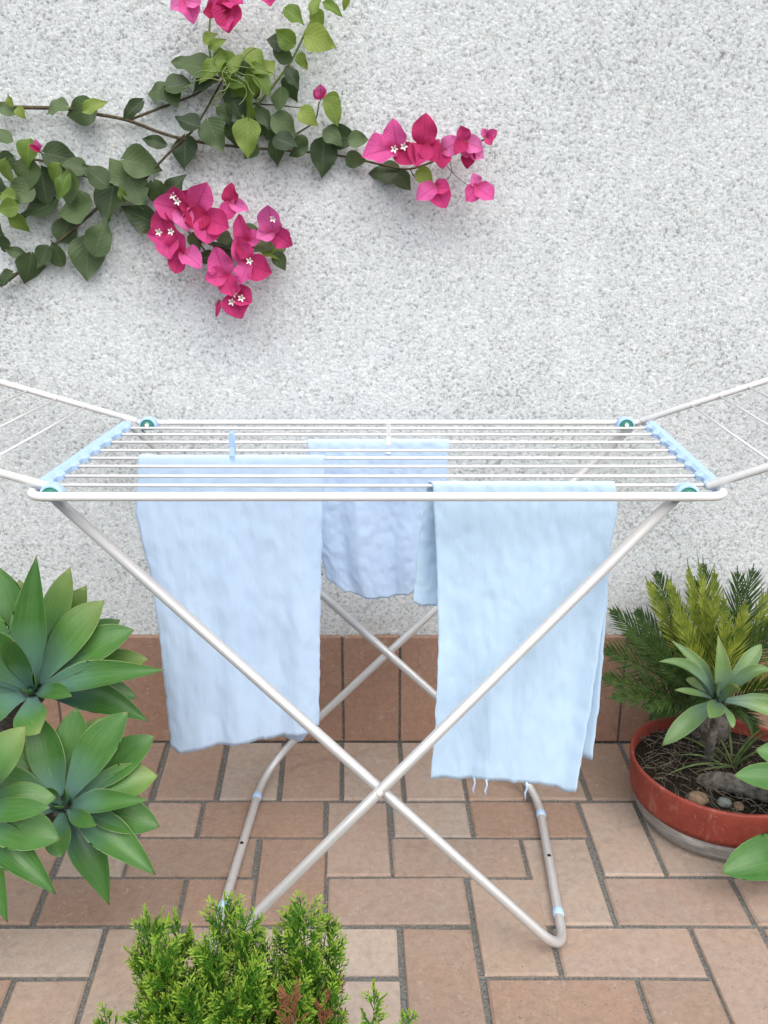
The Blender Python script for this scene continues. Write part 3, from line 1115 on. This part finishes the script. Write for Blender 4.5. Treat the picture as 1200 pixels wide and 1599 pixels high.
def flower(cx, cy, bracts, florets=(), D=None):
    """bracts: (direction degrees, length px, tilt towards viewer 0..1, width)"""
    D = D if D is not None else D_VINE - .030 - random.uniform(0, .018)
    c = P(cx, cy, D)
    s = px_m(cy, D)
    R = orient((0, 0, 1), (random.uniform(-.3, .3), -1, random.uniform(-.1, .3)))
    f = place('flower', stalk_me, vine, c, R, .022)
    ORIGIN[f.name] = c
    f.rotation_euler = (0, 0, 0)
    Rm = R.to_4x4()
    # keep the stalk upright to the wall; children are set in its frame
    f.rotation_euler = Euler((math.radians(80), 0, 0))
    inv = Matrix.LocRotScale(c, Euler((math.radians(80), 0, 0)).to_quaternion(), Vector((.022,) * 3)).inverted()
    for b in bracts:
        ang, L, tilt = b[0], b[1], b[2]
        wide = b[3] if len(b) > 3 else 1.0
        a = math.radians(ang)
        d = Vector((math.cos(a), -tilt, -math.sin(a))).normalized()
        face = Vector((-math.cos(a) * tilt * .9 + random.uniform(-.3, .3), -1, math.sin(a) * tilt * .9 + random.uniform(-.1, .4)))
        Rb = orient(d, face, random.uniform(-.25, .25))
        size = L * s * .98
        w = Matrix.LocRotScale(c + Vector((random.uniform(-.002, .002), random.uniform(-.004, .004), 0)), Rb.to_quaternion(), Vector((size * wide, size, size)))
        o = bpy.data.objects.new('bract', random.choice(bract_meshes))
        COL.objects.link(o)
        o.parent = f
        o.matrix_local = inv @ w
    for (fx, fy) in florets:
        q = P(fx, fy, D - .022)
        Rf = orient((0, 0, 1), (random.uniform(-.3, .3), -1, random.uniform(0, .4)))
        w = Matrix.LocRotScale(q, Rf.to_quaternion(), Vector((7.2 * s,) * 3))
        o = bpy.data.objects.new('floret', FLORET_ME)
        COL.objects.link(o)
        o.parent = f
        o.matrix_local = inv @ w
    return f

random.seed(77)
flower(292, 0, [(70, 36, .5), (150, 30, .4), (20, 30, .4)])
flower(352, 2, [(85, 50, .35, 1.0), (160, 32, .4), (10, 34, .5)])
flower(346, 22, [(70, 32, .6), (190, 28, .3), (300, 26, .3)])
flower(418, -18, [(80, 30, .5), (10, 28, .4), (180, 26, .4)])
flower(622, 232, [(175, 56, .35, 1.0), (255, 42, .45), (40, 40, .6)], [(616, 233), (631, 229)])
flower(662, 226, [(275, 44, .35), (110, 40, .55, 1.1), (45, 38, .5)])
flower(690, 236, [(330, 34, .4), (90, 30, .5), (200, 26, .4)])
flower(728, 222, [(250, 26, .4), (20, 30, .4), (130, 26, .4)])
flower(735, 236, [(100, 26, .4, 1.0), (30, 24, .4), (170, 22, .4)])
flower(760, 214, [(330, 18, .4), (60, 16, .5), (240, 14, .3)])
flower(680, 292, [(60, 38, .3, 1.0), (150, 34, .4), (10, 28, .5)])
flower(746, 292, [(40, 34, .3, 1.0), (130, 30, .4), (250, 22, .5)])
flower(282, 328, [(195, 44, .4, 1.0), (265, 40, .4), (60, 36, .6)], [(270, 306), (277, 315)])
flower(308, 326, [(300, 46, .35), (220, 40, .45), (80, 42, .5)])
flower(362, 318, [(265, 30, .3), (20, 32, .4, .7), (120, 30, .4)])
flower(324, 342, [(20, 46, .35), (90, 44, .4, 1.1), (180, 38, .5)])
flower(262, 368, [(250, 42, .35), (185, 32, .4), (80, 40, .5)], [(248, 363), (267, 362)])
flower(284, 394, [(110, 36, .35), (30, 38, .4), (260, 44, .4, .8)])
flower(428, 362, [(265, 44, .35), (40, 34, .4, 1.1), (160, 30, .45)], [(427, 342)])
flower(386, 376, [(250, 40, .35, .8), (110, 32, .5), (340, 28, .4)])
flower(388, 412, [(20, 42, .3, 1.1), (250, 46, .35, .8), (120, 34, .45)], [(390, 408)])
flower(352, 430, [(250, 44, .3), (170, 34, .4), (70, 36, .45)])
flower(366, 456, [(75, 44, .3, 1.1), (30, 38, .35), (290, 30, .6)], [(365, 459), (377, 466), (362, 472)])
flower(342, 470, [(100, 26, .3, .35)])
flower(500, 152, [(270, 20, .4), (320, 17, .5), (220, 17, .5)])
flower(60, 236, [(265, 18, .4, .7), (215, 16, .5, .6), (320, 16, .5, .6)])

# ================================================================== agaves
def agave_leaf(C, T, width, bulge, axis, thick=.010, tip=1.0, prof_tab=None, nseg=18, fold=.28):
    """thick fleshy leaf from C to T; bulge = offset of the bezier's middle point"""
    C, T = Vector(C), Vector(T)
    L = (T - C).length
    mid = C + (T - C) * .5 + Vector(bulge)
    tab = prof_tab or [(0, .34), (.12, .36), (.28, .62), (.45, .93), (.58, 1.0), (.70, .95), (.82, .74), (.90, .48), (.96, .20), (1, .012)]
    cols = (-1, -.92, -.6, -.28, 0, .28, .6, .92, 1)
    V, F, UV = [], [], []
    axis = Vector(axis).normalized()
    nt = len(cols)
    ring = nt + nt - 2
    wv = random.uniform(0, 6.28)
    for i in range(nseg + 1):
        t = i / nseg
        p = C * (1 - t) ** 2 + mid * 2 * t * (1 - t) + T * t * t
        tg = ((mid - C) * 2 * (1 - t) + (T - mid) * 2 * t).normalized()
        # the inner face looks to the rosette's axis
        nrm = axis - tg * axis.dot(tg)
        if nrm.length < .05:
            nrm = Vector((0, -1, .2)) - tg * tg.dot(Vector((0, -1, .2)))
        nrm.normalize()
        side = tg.cross(nrm)
        w = interp(tab, t) * width / 2
        th = thick * (1.15 - .9 * t) * min(1, w / (width * .12) if width else 1)
        ch = fold * (1.1 - .5 * t)
        for c in cols:
            e = .03 * w * math.sin(t * 11 + wv + c)
            V.append(p + side * (c * w) + nrm * (ch * w * c * c + e * abs(c)))
            UV.append((.5 + .5 * c, t))
        for c in cols[1:-1][::-1]:
            V.append(p + side * (c * w * .97) + nrm * (ch * w * c * c - th * (1 - c * c) - .0006))
            UV.append((.5 + .44 * c, t))
    for i in range(nseg):
        for k in range(ring):
            l = (k + 1) % ring
            F.append((i * ring + k, i * ring + l, (i + 1) * ring + l, (i + 1) * ring + k))
    F.append(tuple(range(ring))[::-1])
    F.append(tuple(nseg * ring + k for k in range(ring)))
    return V, F, UV

def agave(label, cx, cy, D, leaves, trunk, mat, axis=(.05, -.62, .78), group=None, trunk_r=.026, wide=1.04):
    taper = [(0, .36), (.12, .42), (.25, .72), (.40, 1.0), (.52, .97), (.66, .76), (.80, .48), (.90, .25), (.96, .10), (1, .010)]
    C = P(cx, cy, D)
    base = Vector(trunk[-1])
    root = thing('agave', label, 'agave', base, group)
    axis = Vector(axis).normalized()
    for lf in leaves:
        tx, ty, dD, wpx = lf[:4]
        b = lf[4] if len(lf) > 4 else (0, 0, 0)
        T = P(tx, ty, D + dD)
        s = px_m(ty, D + dD)
        start = C + (T - C).normalized() * .012 - axis * .010
        if len(lf) > 5:
            start = P(lf[5][0], lf[5][1], D + dD * .1)
        V, F, UV = agave_leaf(start, T, abs(wpx) * s * wide, b, axis, prof_tab=taper if wpx < 0 else None, fold=random.uniform(.22, .55) if wpx > 0 else .75)
        build('leaf', (V, F), lf[6] if len(lf) > 6 else mat, root, True, UV)
    # young leaves furled at the heart
    for k in range(3):
        a = k * 2.1 + .4
        d = axis * .055 + Vector((math.cos(a) * .022, 0, math.sin(a) * .022))
        V, F, UV = agave_leaf(C - axis * .006, C + d, .022, (math.cos(a) * .008, 0, math.sin(a) * .008), Vector((-math.cos(a), -.2, -math.sin(a))), .005)
        build('leaf', (V, F), mat, root, True, UV)
    pts = catmull([C - axis * .015] + [Vector(p) for p in trunk], 8)
    rr = [trunk_r * (.9 + .25 * i / len(pts) + .10 * math.sin(i * 2.3)) for i in range(len(pts))]
    build('trunk', tube(pts, rr, 12), TRUNK, root)
    return root

random.seed(31)
GA = 'agaves crowding in from the left'
agave('green agave at the left edge with its upper leaves against the white wall', 50, 1078, 1.46,
      [(57, 868, .04, -58, (0, -.02, 0)), (110, 886, .09, 48, (0, -.01, .01)), (-4, 884, .08, 66, (-.01, -.01, .01)), (163, 938, .05, 62, (-.005, -.02, .02)),
       (210, 984, .02, 60, (0, -.01, .025)), (-70, 925, .02, 62, (0, -.02, .02)), (258, 1047, -.06, -50, (0, -.03, .028)), (232, 1128, -.02, -52, (.01, .01, .028)),
       (-110, 1010, 0, 60, (0, -.02, .03)), (-40, 985, -.09, 62, (0, -.02, .02)), (-120, 1090, -.04, 56, (0, -.02, .035)), (-60, 1150, -.10, 56, (0, -.02, .03)),
       (30, 905, .12, 56, (0, 0, 0)), (135, 915, .11, 54, (0, 0, .01)), (188, 968, .09, 54, (0, 0, .015)), (232, 1030, .04, 50, (0, 0, .02)), (215, 1090, .05, 46, (0, 0, .02)), (62, 1146, -.13, 52, (0, -.05, .015)), (112, 1088, -.10, 30, (0, -.02, .02)), (20, 1000, -.07, 40, (0, -.01, .01))],
      [P(20, 1110, 1.50), P(-40, 1180, 1.48), P(-150, 1270, 1.42), Vector((-1.12, 1.42, 0.0))], AGAVE, group=GA)
agave('green agave at the left whose drooping leaf tips reach over the paving', 98, 1256, 1.33,
      [(60, 1118, .05, 54, (0, -.02, .0)), (200, 1112, .05, 62, (-.01, -.02, .01)), (120, 1105, .07, 56, (0, -.01, 0)), (242, 1150, .06, 58, (0, -.01, .012)), (247, 1212, .02, 60, (0, -.02, .022)),
       (232, 1250, -.05, -38, (0, -.02, .014)), (250, 1292, -.02, 54, (0, -.01, .018)), (244, 1368, -.07, -54, (.012, -.02, .035)), (171, 1415, -.06, -52, (.012, -.01, .03)),
       (0, 1165, .02, 62, (0, -.02, .02)), (-30, 1215, -.05, 60, (0, -.02, .02)), (-20, 1280, -.08, 56, (0, -.02, .025)), (160, 1120, .10, 56, (0, 0, .01)), (225, 1180, .09, 54, (0, 0, .01)), (228, 1262, .05, 54, (0, 0, .015)), (215, 1330, .0, 46, (0, 0, .02)), (30, 1140, .09, 58, (0, 0, .01)), (95, 1340, -.10, 40, (0, -.03, .012)), (150, 1290, -.08, 26, (0, -.02, .008))],
      [P(60, 1280, 1.36), P(-20, 1310, 1.34), P(-150, 1380, 1.28), Vector((-1.10, 1.27, 0.0))], AGAVE, group=GA)
agave('green agave cut by the left edge, the lowest of the three rosettes there', -62, 1268, 1.24,
      [(88, 1246, .02, 56, (0, -.02, .022)), (78, 1262, -.06, 38, (0, -.02, .012)), (94, 1312, -.03, 66, (0, -.02, .018)), (88, 1398, -.06, -54, (.012, -.02, .038)), (12, 1442, -.06, -50, (.01, -.01, .03)),
       (40, 1135, .06, 64, (0, -.02, .01)), (-30, 1120, .06, 60, (0, -.02, 0)), (-130, 1150, .04, 60, (0, -.02, .01)), (-210, 1240, 0, 58, (0, -.02, .03)), (-190, 1340, -.05, 54, (0, -.02, .03)), (-100, 1400, -.1, 50, (0, -.03, .02)), (0, 1190, -.03, 50, (0, -.02, .01))],
      [P(-90, 1310, 1.25), P(-150, 1400, 1.22), Vector((-1.05, 1.12, 0.0))], AGAVE, group=GA)

# ================================================================== red bowl and what grows in it
PC = Vector((P(1122, 1200, 1.79).x, 1.772, 0))
R0 = .212
bowl = thing('plant_bowl', 'low round clay bowl painted red above a bare grey base', 'flower pot', PC)
ZB = .150
outer = [(R0 * .80, 0.0), (R0 * .845, .004), (R0 * .90, .022), (R0 * .935, .045), (R0 * .95, .060)]
build('grey_base', lathe(outer + [(R0 * .93, .0605), (R0 * .80, .0605)], PC, 64, True), POT_GREY, bowl)
band = [(R0 * .945, .0607), (R0 * .962, .0610), (R0 * .972, .075), (R0 * .988, .110), (R0 * .998, .138), (R0 * 1.0, .146), (R0 * .994, ZB), (R0 * .968, ZB + .001), (R0 * .955, .145), (R0 * .945, .10), (R0 * .90, .075)]
build('painted_band', lathe(band, PC, 64), POT_RED, bowl)
V, F = [], []
nr, na = 14, 48
V.append((PC.x, PC.y, .13))
for i in range(1, nr + 1):
    for k in range(na):
        a = 2 * math.pi * k / na
        r = R0 * .945 * i / nr
        x, y = PC.x + r * math.cos(a), PC.y + r * math.sin(a)
        V.append((x, y, .116 + .016 * noise.noise(Vector((x * 18, y * 18, 0))) + .006 * noise.noise(Vector((x * 60, y * 60, 0)))))
for k in range(na):
    F.append((0, 1 + k, 1 + (k + 1) % na))
for i in range(nr - 1):
    for k in range(na):
        l = (k + 1) % na
        F.append((1 + i * na + k, 1 + (i + 1) * na + k, 1 + (i + 1) * na + l, 1 + i * na + l))
build('soil', (V, F), SOIL, bowl)

# dry straw on the soil
random.seed(9)
parts = []
for k in range(330):
    a, r = random.uniform(0, 6.28), R0 * .90 * math.sqrt(random.random())
    c = Vector((PC.x + r * math.cos(a), PC.y + r * math.sin(a), .124 + random.uniform(0, .012)))
    d = Vector((random.gauss(0, 1), random.gauss(0, 1), random.gauss(0, .18))).normalized() * random.uniform(.010, .04)
    bend = Vector((random.gauss(0, .006), random.gauss(0, .006), random.uniform(0, .006)))
    parts.append(tube([c - d, c + bend, c + d], [.0005, .0008, .0004], 3))
straw = build('dry_straw', join(*parts), STRAW)
tag(straw, 'dry straw and dead grass littering the soil of the red bowl', 'straw', kind='stuff')

def pebble(label, px, py, z, rx, ry, rz, mat, seed):
    c = G(px, py, z)
    V, F = [], []
    nr, na = 8, 14
    for i in range(nr + 1):
        th = math.pi * i / nr
        for k in range(na):
            a = 2 * math.pi * k / na
            d = Vector((math.sin(th) * math.cos(a), math.sin(th) * math.sin(a), math.cos(th)))
            s = 1 + .16 * noise.noise(d * 1.6 + Vector((seed, 0, 0)))
            V.append(c + Vector((d.x * rx, d.y * ry, d.z * rz)) * s)
    for i in range(nr):
        for k in range(na):
            l = (k + 1) % na
            F.append((i * na + k, (i + 1) * na + k, (i + 1) * na + l, i * na + l))
    o = build('pebble', (V, F), mat)
    tag(o, label, 'pebble', 'pebbles in the red bowl')
pebble('ochre pebble lying on the soil just inside the rim of the red bowl', 1090, 1248, .128, .024, .020, .015, PEBBLE_A, 1)
pebble('greenish grey pebble in the red bowl, right of the ochre one', 1132, 1254, .128, .016, .014, .011, PEBBLE_B, 2)
pebble('small brown pebble in the red bowl, nearest its right side', 1154, 1260, .126, .012, .012, .009, PEBBLE_A, 3)

# pale agave standing in the bowl
random.seed(51)
agave('pale grey green agave rosette on a thin trunk in the red bowl', 1124, 1090, 1.74,
      [(1028, 1034, -.02, -32, (.0, -.02, .065)), (1048, 1000, .05, -34, (.01, -.02, .02)), (1122, 992, .02, -38, (0, -.03, 0)), (1190, 1006, .05, 34, (0, -.02, .02)), 
       (1206, 1050, -.03, -30, (.0, -.03, .075)), (1150, 1070, -.14, 30, (0, -.03, .02)), (1054, 1078, -.02, 17, (0, -.01, .012)), (1034, 1166, -.10, 42, (0, -.04, .055)), (1108, 1122, -.15, 40, (0, -.02, .018)),
       (1222, 1098, .02, 26, (0, -.02, .02)), (1226, 1126, -.04, 28, (0, -.02, .03)), (1145, 1138, -.10, 18, (0, -.03, .02)), (1070, 1060, .06, 24, (0, 0, .01)), (1165, 1040, .10, 24, (0, 0, .01))],
      [P(1117, 1130, 1.755), P(1110, 1165, 1.76), G(1104, 1200, .10)], AGAVE_PALE, (.0, -.55, .83), trunk_r=.010, wide=.72)
# second agave: its grey trunk leans out of the bowl to the right
agave('agave reaching in from the right edge on a thick grey trunk rooted in the bowl', 1300, 1262, 1.56,
      [(1180, 1172, .04, 46, (0, -.01, .02), (1290, 1215)), (1146, 1212, -.02, 44, (0, -.01, .02), (1290, 1232)), (1126, 1364, -.10, 66, (0, -.02, .03), (1290, 1318)), (1240, 1130, .08, 56, (0, -.01, .02)),
       (1330, 1100, .06, 60, (0, -.01, .02)), (1430, 1150, .02, 60, (0, -.02, .02)), (1460, 1260, -.02, 58, (0, -.02, .03)), (1420, 1380, -.08, 58, (0, -.02, .03)), (1300, 1410, -.12, 58, (0, -.03, .03)), (1260, 1330, -.13, 50, (0, -.02, .02))],
      [P(1250, 1256, 1.61), P(1185, 1236, 1.655), P(1130, 1222, 1.70), G(1098, 1226, .10)], AGAVE, (-.1, -.62, .78), trunk_r=.021)

# grass blades beside the trunk
random.seed(12)
tuft = thing('grass_tuft', 'tuft of narrow arching grass blades growing in the red bowl', 'grass', G(1150, 1200, .12))
for k, (x0, y0, x1, y1, h) in enumerate([(1150, 1200, 1035, 1215, .05), (1150, 1200, 1075, 1232, .04), (1145, 1200, 1188, 1140, .03), (1148, 1198, 1200, 1145, .04), (1150, 1200, 1085, 1208, .02), (1140, 1195, 1110, 1165, .02),
        (1150, 1202, 1120, 1150, .02), (1148, 1200, 1180, 1180, .02), (1152, 1200, 1205, 1170, .03), (1140, 1200, 1060, 1180, .03), (1130, 1190, 1050, 1148, .03), (1140, 1185, 1138, 1130, .01)]):
    a = G(x0 + random.uniform(-5, 5), y0, .118)
    D = a.y
    b = P(x1, y1, D - random.uniform(-.03, .06))
    m_ = (a + b) / 2 + Vector((0, 0, h))
    V, F = [], []
    n = 10
    for i in range(n + 1):
        t = i / n
        p = a * (1 - t) ** 2 + m_ * 2 * t * (1 - t) + b * t * t
        w = .0034 * min(1, .5 + t * 2) * (1 - t ** 3) + .0003
        tg = ((m_ - a) * (1 - t) + (b - m_) * t).normalized()
        sd = tg.cross(Vector((0, -.5, .8))).normalized()
        nn = sd.cross(tg)
        V += [p - sd * w, p - nn * w * .4, p + sd * w, p + nn * .0006]
    for i in range(n):
        for q in range(4):
            F.append((i * 4 + q, i * 4 + (q + 1) % 4, i * 4 + 4 + (q + 1) % 4, i * 4 + 4 + q))
    build('blade', (V, F), GRASS, tuft)

# ================================================================== sago palm behind the bowl
random.seed(63)
SC = Vector((P(1105, 1130, 1.945).x, 1.945, .16))
sago = thing('sago_palm', 'sago palm with stiff feathery fronds rising behind the red bowl', 'palm', (SC.x, SC.y, .10))
cone = [(.045, -.07), (.058, -.03), (.056, .0), (.040, .03), (.015, .05), (.002, .055)]
build('trunk', lathe(cone, SC, 20, True), TRUNK, sago)
def frond(tip_px, tip_D, lift, mat, lw=70, start=None, n=34):
    a = SC + Vector((random.uniform(-.03, .03), random.uniform(-.03, .01), .03))
    if start:
        a = P(start[0], start[1], SC.y - .02)
    b = P(tip_px[0], tip_px[1], tip_D)
    m_ = a + (b - a) * .5 + Vector(lift)
    parts = []
    pts = []
    for i in range(21):
        t = i / 20
        pts.append(a * (1 - t) ** 2 + m_ * 2 * t * (1 - t) + b * t * t)
    parts.append(tube(pts, [.0045 - .0035 * i / 20 for i in range(21)], 6))
    L = (b - a).length
    view = Vector((0, -.85, .53))
    V, F = [], []
    for i in range(n):
        t = .14 + .86 * i / (n - 1)
        p = a * (1 - t) ** 2 + m_ * 2 * t * (1 - t) + b * t * t
        tg = ((m_ - a) * (1 - t) + (b - m_) * t).normalized()
        nrm = (view - tg * view.dot(tg)).normalized()
        sd = tg.cross(nrm)
        ll = lw * (.00105 if mat is SAGO_OLIVE else .00120) * math.sin(math.pi * min(1, .12 + t * .92)) ** .6 * (1.0 if t < .9 else .75)
        for s in (-1, 1):
            fw = (1.25 if mat is SAGO_OLIVE else 1.05) + .7 * t + random.uniform(-.15, .15)
            d = (sd * s * (1.0 - .35 * t) + tg * fw + nrm * random.uniform(.0, .55)).normalized() * ll * random.uniform(.7, 1.15)
            w = .0024 if mat is SAGO_OLIVE else .0022
            wd = (tg - d.normalized() * tg.dot(d.normalized())).normalized()
            k = len(V)
            mid = p + d * .55 - nrm * .002
            end = p + d - nrm * ll * .10
            V += [p - wd * w * .6, p + wd * w * .6, mid - wd * w, mid + wd * w, mid + nrm * .0010, end]
            F += [(k, k + 4, k + 2), (k, k + 1, k + 4), (k + 1, k + 3, k + 4), (k + 2, k + 4, k + 5), (k + 4, k + 3, k + 5)]
    parts.append((V, F))
    return build('frond', join(*parts), mat, sago, False)
for spec in [((947, 948), 1.86, (-.02, -.03, .05), SAGO_DARK, 78), ((936, 1012), 1.80, (-.02, -.04, .05), SAGO_DARK, 80), ((934, 1058), 1.76, (-.02, -.04, .045), SAGO_DARK, 74),
             ((946, 1090), 1.70, (0, -.05, .06), SAGO_DARK, 66), ((1004, 1112), 1.66, (0, -.05, .07), SAGO_DARK, 54), ((975, 985), 1.93, (-.01, -.02, .05), SAGO_DARK, 70), ((1008, 900), 1.97, (-.03, -.02, .02), SAGO_OLIVE, 74),
             ((1024, 886), 2.01, (-.02, -.01, .03), SAGO_DARK, 80), ((1074, 874), 1.98, (-.02, -.02, .0), SAGO_OLIVE, 62), ((1098, 870), 2.02, (0, -.01, 0), SAGO_DARK, 74),
             ((1116, 880), 1.96, (.0, -.02, 0), SAGO_OLIVE, 62), ((1152, 884), 2.00, (.02, -.02, .01), SAGO_DARK, 80), ((1178, 880), 1.97, (.02, -.02, .02), SAGO_DARK, 80),
             ((1165, 935), 1.90, (.02, -.03, .0), SAGO_OLIVE, 66), ((1215, 900), 1.96, (.02, -.02, .03), SAGO_OLIVE, 76), ((1255, 940), 1.90, (.02, -.03, .04), SAGO_DARK, 80), ((1275, 1000), 1.84, (.02, -.03, .04), SAGO_OLIVE, 76),
             ((1285, 1070), 1.78, (.02, -.04, .05), SAGO_DARK, 74), ((1050, 930), 1.93, (-.01, -.03, .01), SAGO_OLIVE, 66), ((1130, 925), 1.90, (0, -.03, 0), SAGO_OLIVE, 60), ((990, 950), 1.98, (-.01, -.02, .04), SAGO_DARK, 74),
             ((1008, 1128), 1.80, (0, -.05, .10), SAGO_DARK, 50), ((1062, 1150), 1.82, (0, -.05, .10), SAGO_DARK, 50), ((1180, 1150), 1.82, (0, -.05, .10), SAGO_DARK, 50), ((1040, 895), 1.95, (-.02, -.02, .02), SAGO_OLIVE, 56), ((1090, 868), 1.97, (0, -.02, 0), SAGO_OLIVE, 52), ((1045, 1050), 1.76, (0, -.05, .05), SAGO_DARK, 60), ((1200, 960), 1.99, (.02, -.01, .02), SAGO_DARK, 80), ((1085, 900), 2.03, (0, 0, 0), SAGO_DARK, 80)]:
    frond(*spec)

# ================================================================== golden thuja in the foreground
random.seed(88)
DT = .93
shrub_base = Vector((P(400, 1500, DT).x, DT - .02, .02))
shrub = thing('thuja_shrub', 'bright green thuja shrub with feathery upright sprays in the foreground', 'shrub', shrub_base)

def sprig(V, F, p, d, L, r):
    """scaly twig: a thin tapered three sided spindle"""
    d = d.normalized()
    s = d.cross(Vector((.3, .9, .2))).normalized()
    q = d.cross(s)
    k = len(V)
    for t, rr in ((0, .75), (.55, 1.0)):
        for a in (0, 2.094, 4.189):
            V.append(p + d * L * t + (s * math.cos(a) + q * math.sin(a)) * r * rr)
    V.append(p + d * L)
    F += [(k, k + 1, k + 4, k + 3), (k + 1, k + 2, k + 5, k + 4), (k + 2, k, k + 3, k + 5), (k + 3, k + 4, k + 6), (k + 4, k + 5, k + 6), (k + 5, k + 3, k + 6)]

def plume(tip, base, width, dense=1.0, dry=False, name='spray'):
    """upright spray: antler-like fans of scaly twigs round an axis; tips are a lighter green"""
    axis = tip - base
    H = axis.length
    ax = axis.normalized()
    body, tips = ([], []), ([], [])
    nb = int(H / .0026 * dense)
    for i in range(nb):
        t = .12 + .88 * (i + random.random()) / nb
        L = width * 1.15 * random.uniform(.7, 1.25) * (1.0 - .40 * t)
        p = base + axis * t - ax * L * .55
        phi = random.uniform(0, 6.283)
        out = Vector((math.cos(phi), math.sin(phi), 0))
        out = (out - ax * out.dot(ax)).normalized()
        d = (out * random.uniform(.4, 1.7) + ax).normalized()
        plane = d.cross(Vector((random.gauss(0, 1), random.gauss(0, 1), random.gauss(0, .4)))).normalized()
        n2 = max(6, int(L / .0042))
        step = L / n2
        pp, dd = p.copy(), d.copy()
        for j in range(n2):
            f = j / n2
            sprig(*(tips if f > .72 else body), pp, dd, step * 1.4, .0010)
            s = 1 if j % 2 else -1
            if f > .18:
                bl = L * .42 * (1.15 - f) * random.uniform(.7, 1.2) + .004
                bd = (dd * 1.0 + plane * s * random.uniform(.55, .9)).normalized()
                m2 = max(2, int(bl / .0045))
                q, e = pp.copy(), bd.copy()
                for r in range(m2):
                    g = r / m2
                    tg = tips if (g > .45 and f > .3) or f > .75 else body
                    sprig(*tg, q, e, bl / m2 * 1.4, .00095)
                    if random.random() < .8:
                        s2 = 1 if r % 2 else -1
                        sprig(*tg, q, (e + plane * s2 * .8 + dd * .3).normalized(), random.uniform(.004, .0075), .0009)
                    q = q + e * (bl / m2)
                    e = (e + ax * .14 + Vector((random.gauss(0, .06), random.gauss(0, .06), 0))).normalized()
            pp = pp + dd * step
            dd = (dd + ax * .08 + Vector((random.gauss(0, .06), random.gauss(0, .06), random.gauss(0, .04)))).normalized()
    o = build(name, body, THUJA_DRY if dry else THUJA, shrub, False)
    o['kind'] = 'stuff'
    if tips[0]:
        t_ = build('spray_tips', tips, THUJA_DRY if dry else THUJA_TIP, o, False)
        t_['kind'] = 'stuff'
    stem_pts = [shrub_base + Vector((0, 0, .02)), (shrub_base + base) / 2 + Vector((0, 0, -.02)), base, base + axis * .7]
    c = catmull(stem_pts, 5)
    build('stem', tube(c, [.007 - .0055 * i / (len(c) - 1) for i in range(len(c))], 6), WOOD, shrub)
for (tx, ty, dD, bx, by, w, den) in [
        (228, 1440, .02, 262, 1690, .056, .9), (282, 1442, .04, 290, 1690, .052, .8), (254, 1470, -.01, 275, 1700, .054, .8),
        (350, 1412, .03, 352, 1680, .056, 1.0), (384, 1430, -.01, 384, 1700, .052, .9), (330, 1470, -.02, 345, 1700, .05, .8),
        (452, 1422, .03, 446, 1690, .052, .9), (476, 1414, .0, 468, 1690, .052, .9), (516, 1440, .02, 490, 1690, .052, .9),
        (308, 1492, .0, 318, 1710, .045, .8), (418, 1478, .0, 418, 1710, .045, .8), (222, 1500, .01, 262, 1710, .045, .7), (300, 1545, -.05, 310, 1740, .056, .9), (390, 1520, -.06, 395, 1730, .058, 1.0), (250, 1560, -.03, 285, 1740, .05, .8), (205, 1570, -.02, 262, 1740, .046, .7), (158, 1580, .0, 235, 1740, .044, .7),
        (460, 1540, -.06, 455, 1730, .05, .9), (352, 1550, -.07, 360, 1740, .05, .9), (520, 1545, -.02, 500, 1730, .042, .7), (586, 1548, .0, 572, 1720, .030, .7), (640, 1582, .0, 625, 1730, .028, .6)]:
    plume(P(tx, ty, DT + dD), P(bx, by, DT + dD * .4), w, den)
for (tx, ty, dD, bx, by, w) in [(452, 1542, -.09, 470, 1700, .034), (528, 1530, .02, 515, 1690, .026), (505, 1560, -.04, 500, 1700, .028)]:
    plume(P(tx, ty, DT + dD), P(bx, by, DT + dD), w, .5, True, 'dry_spray')

print('objects', len(bpy.data.objects), 'tris', sum(len(o.data.polygons) for o in bpy.data.objects if o.type == 'MESH'))
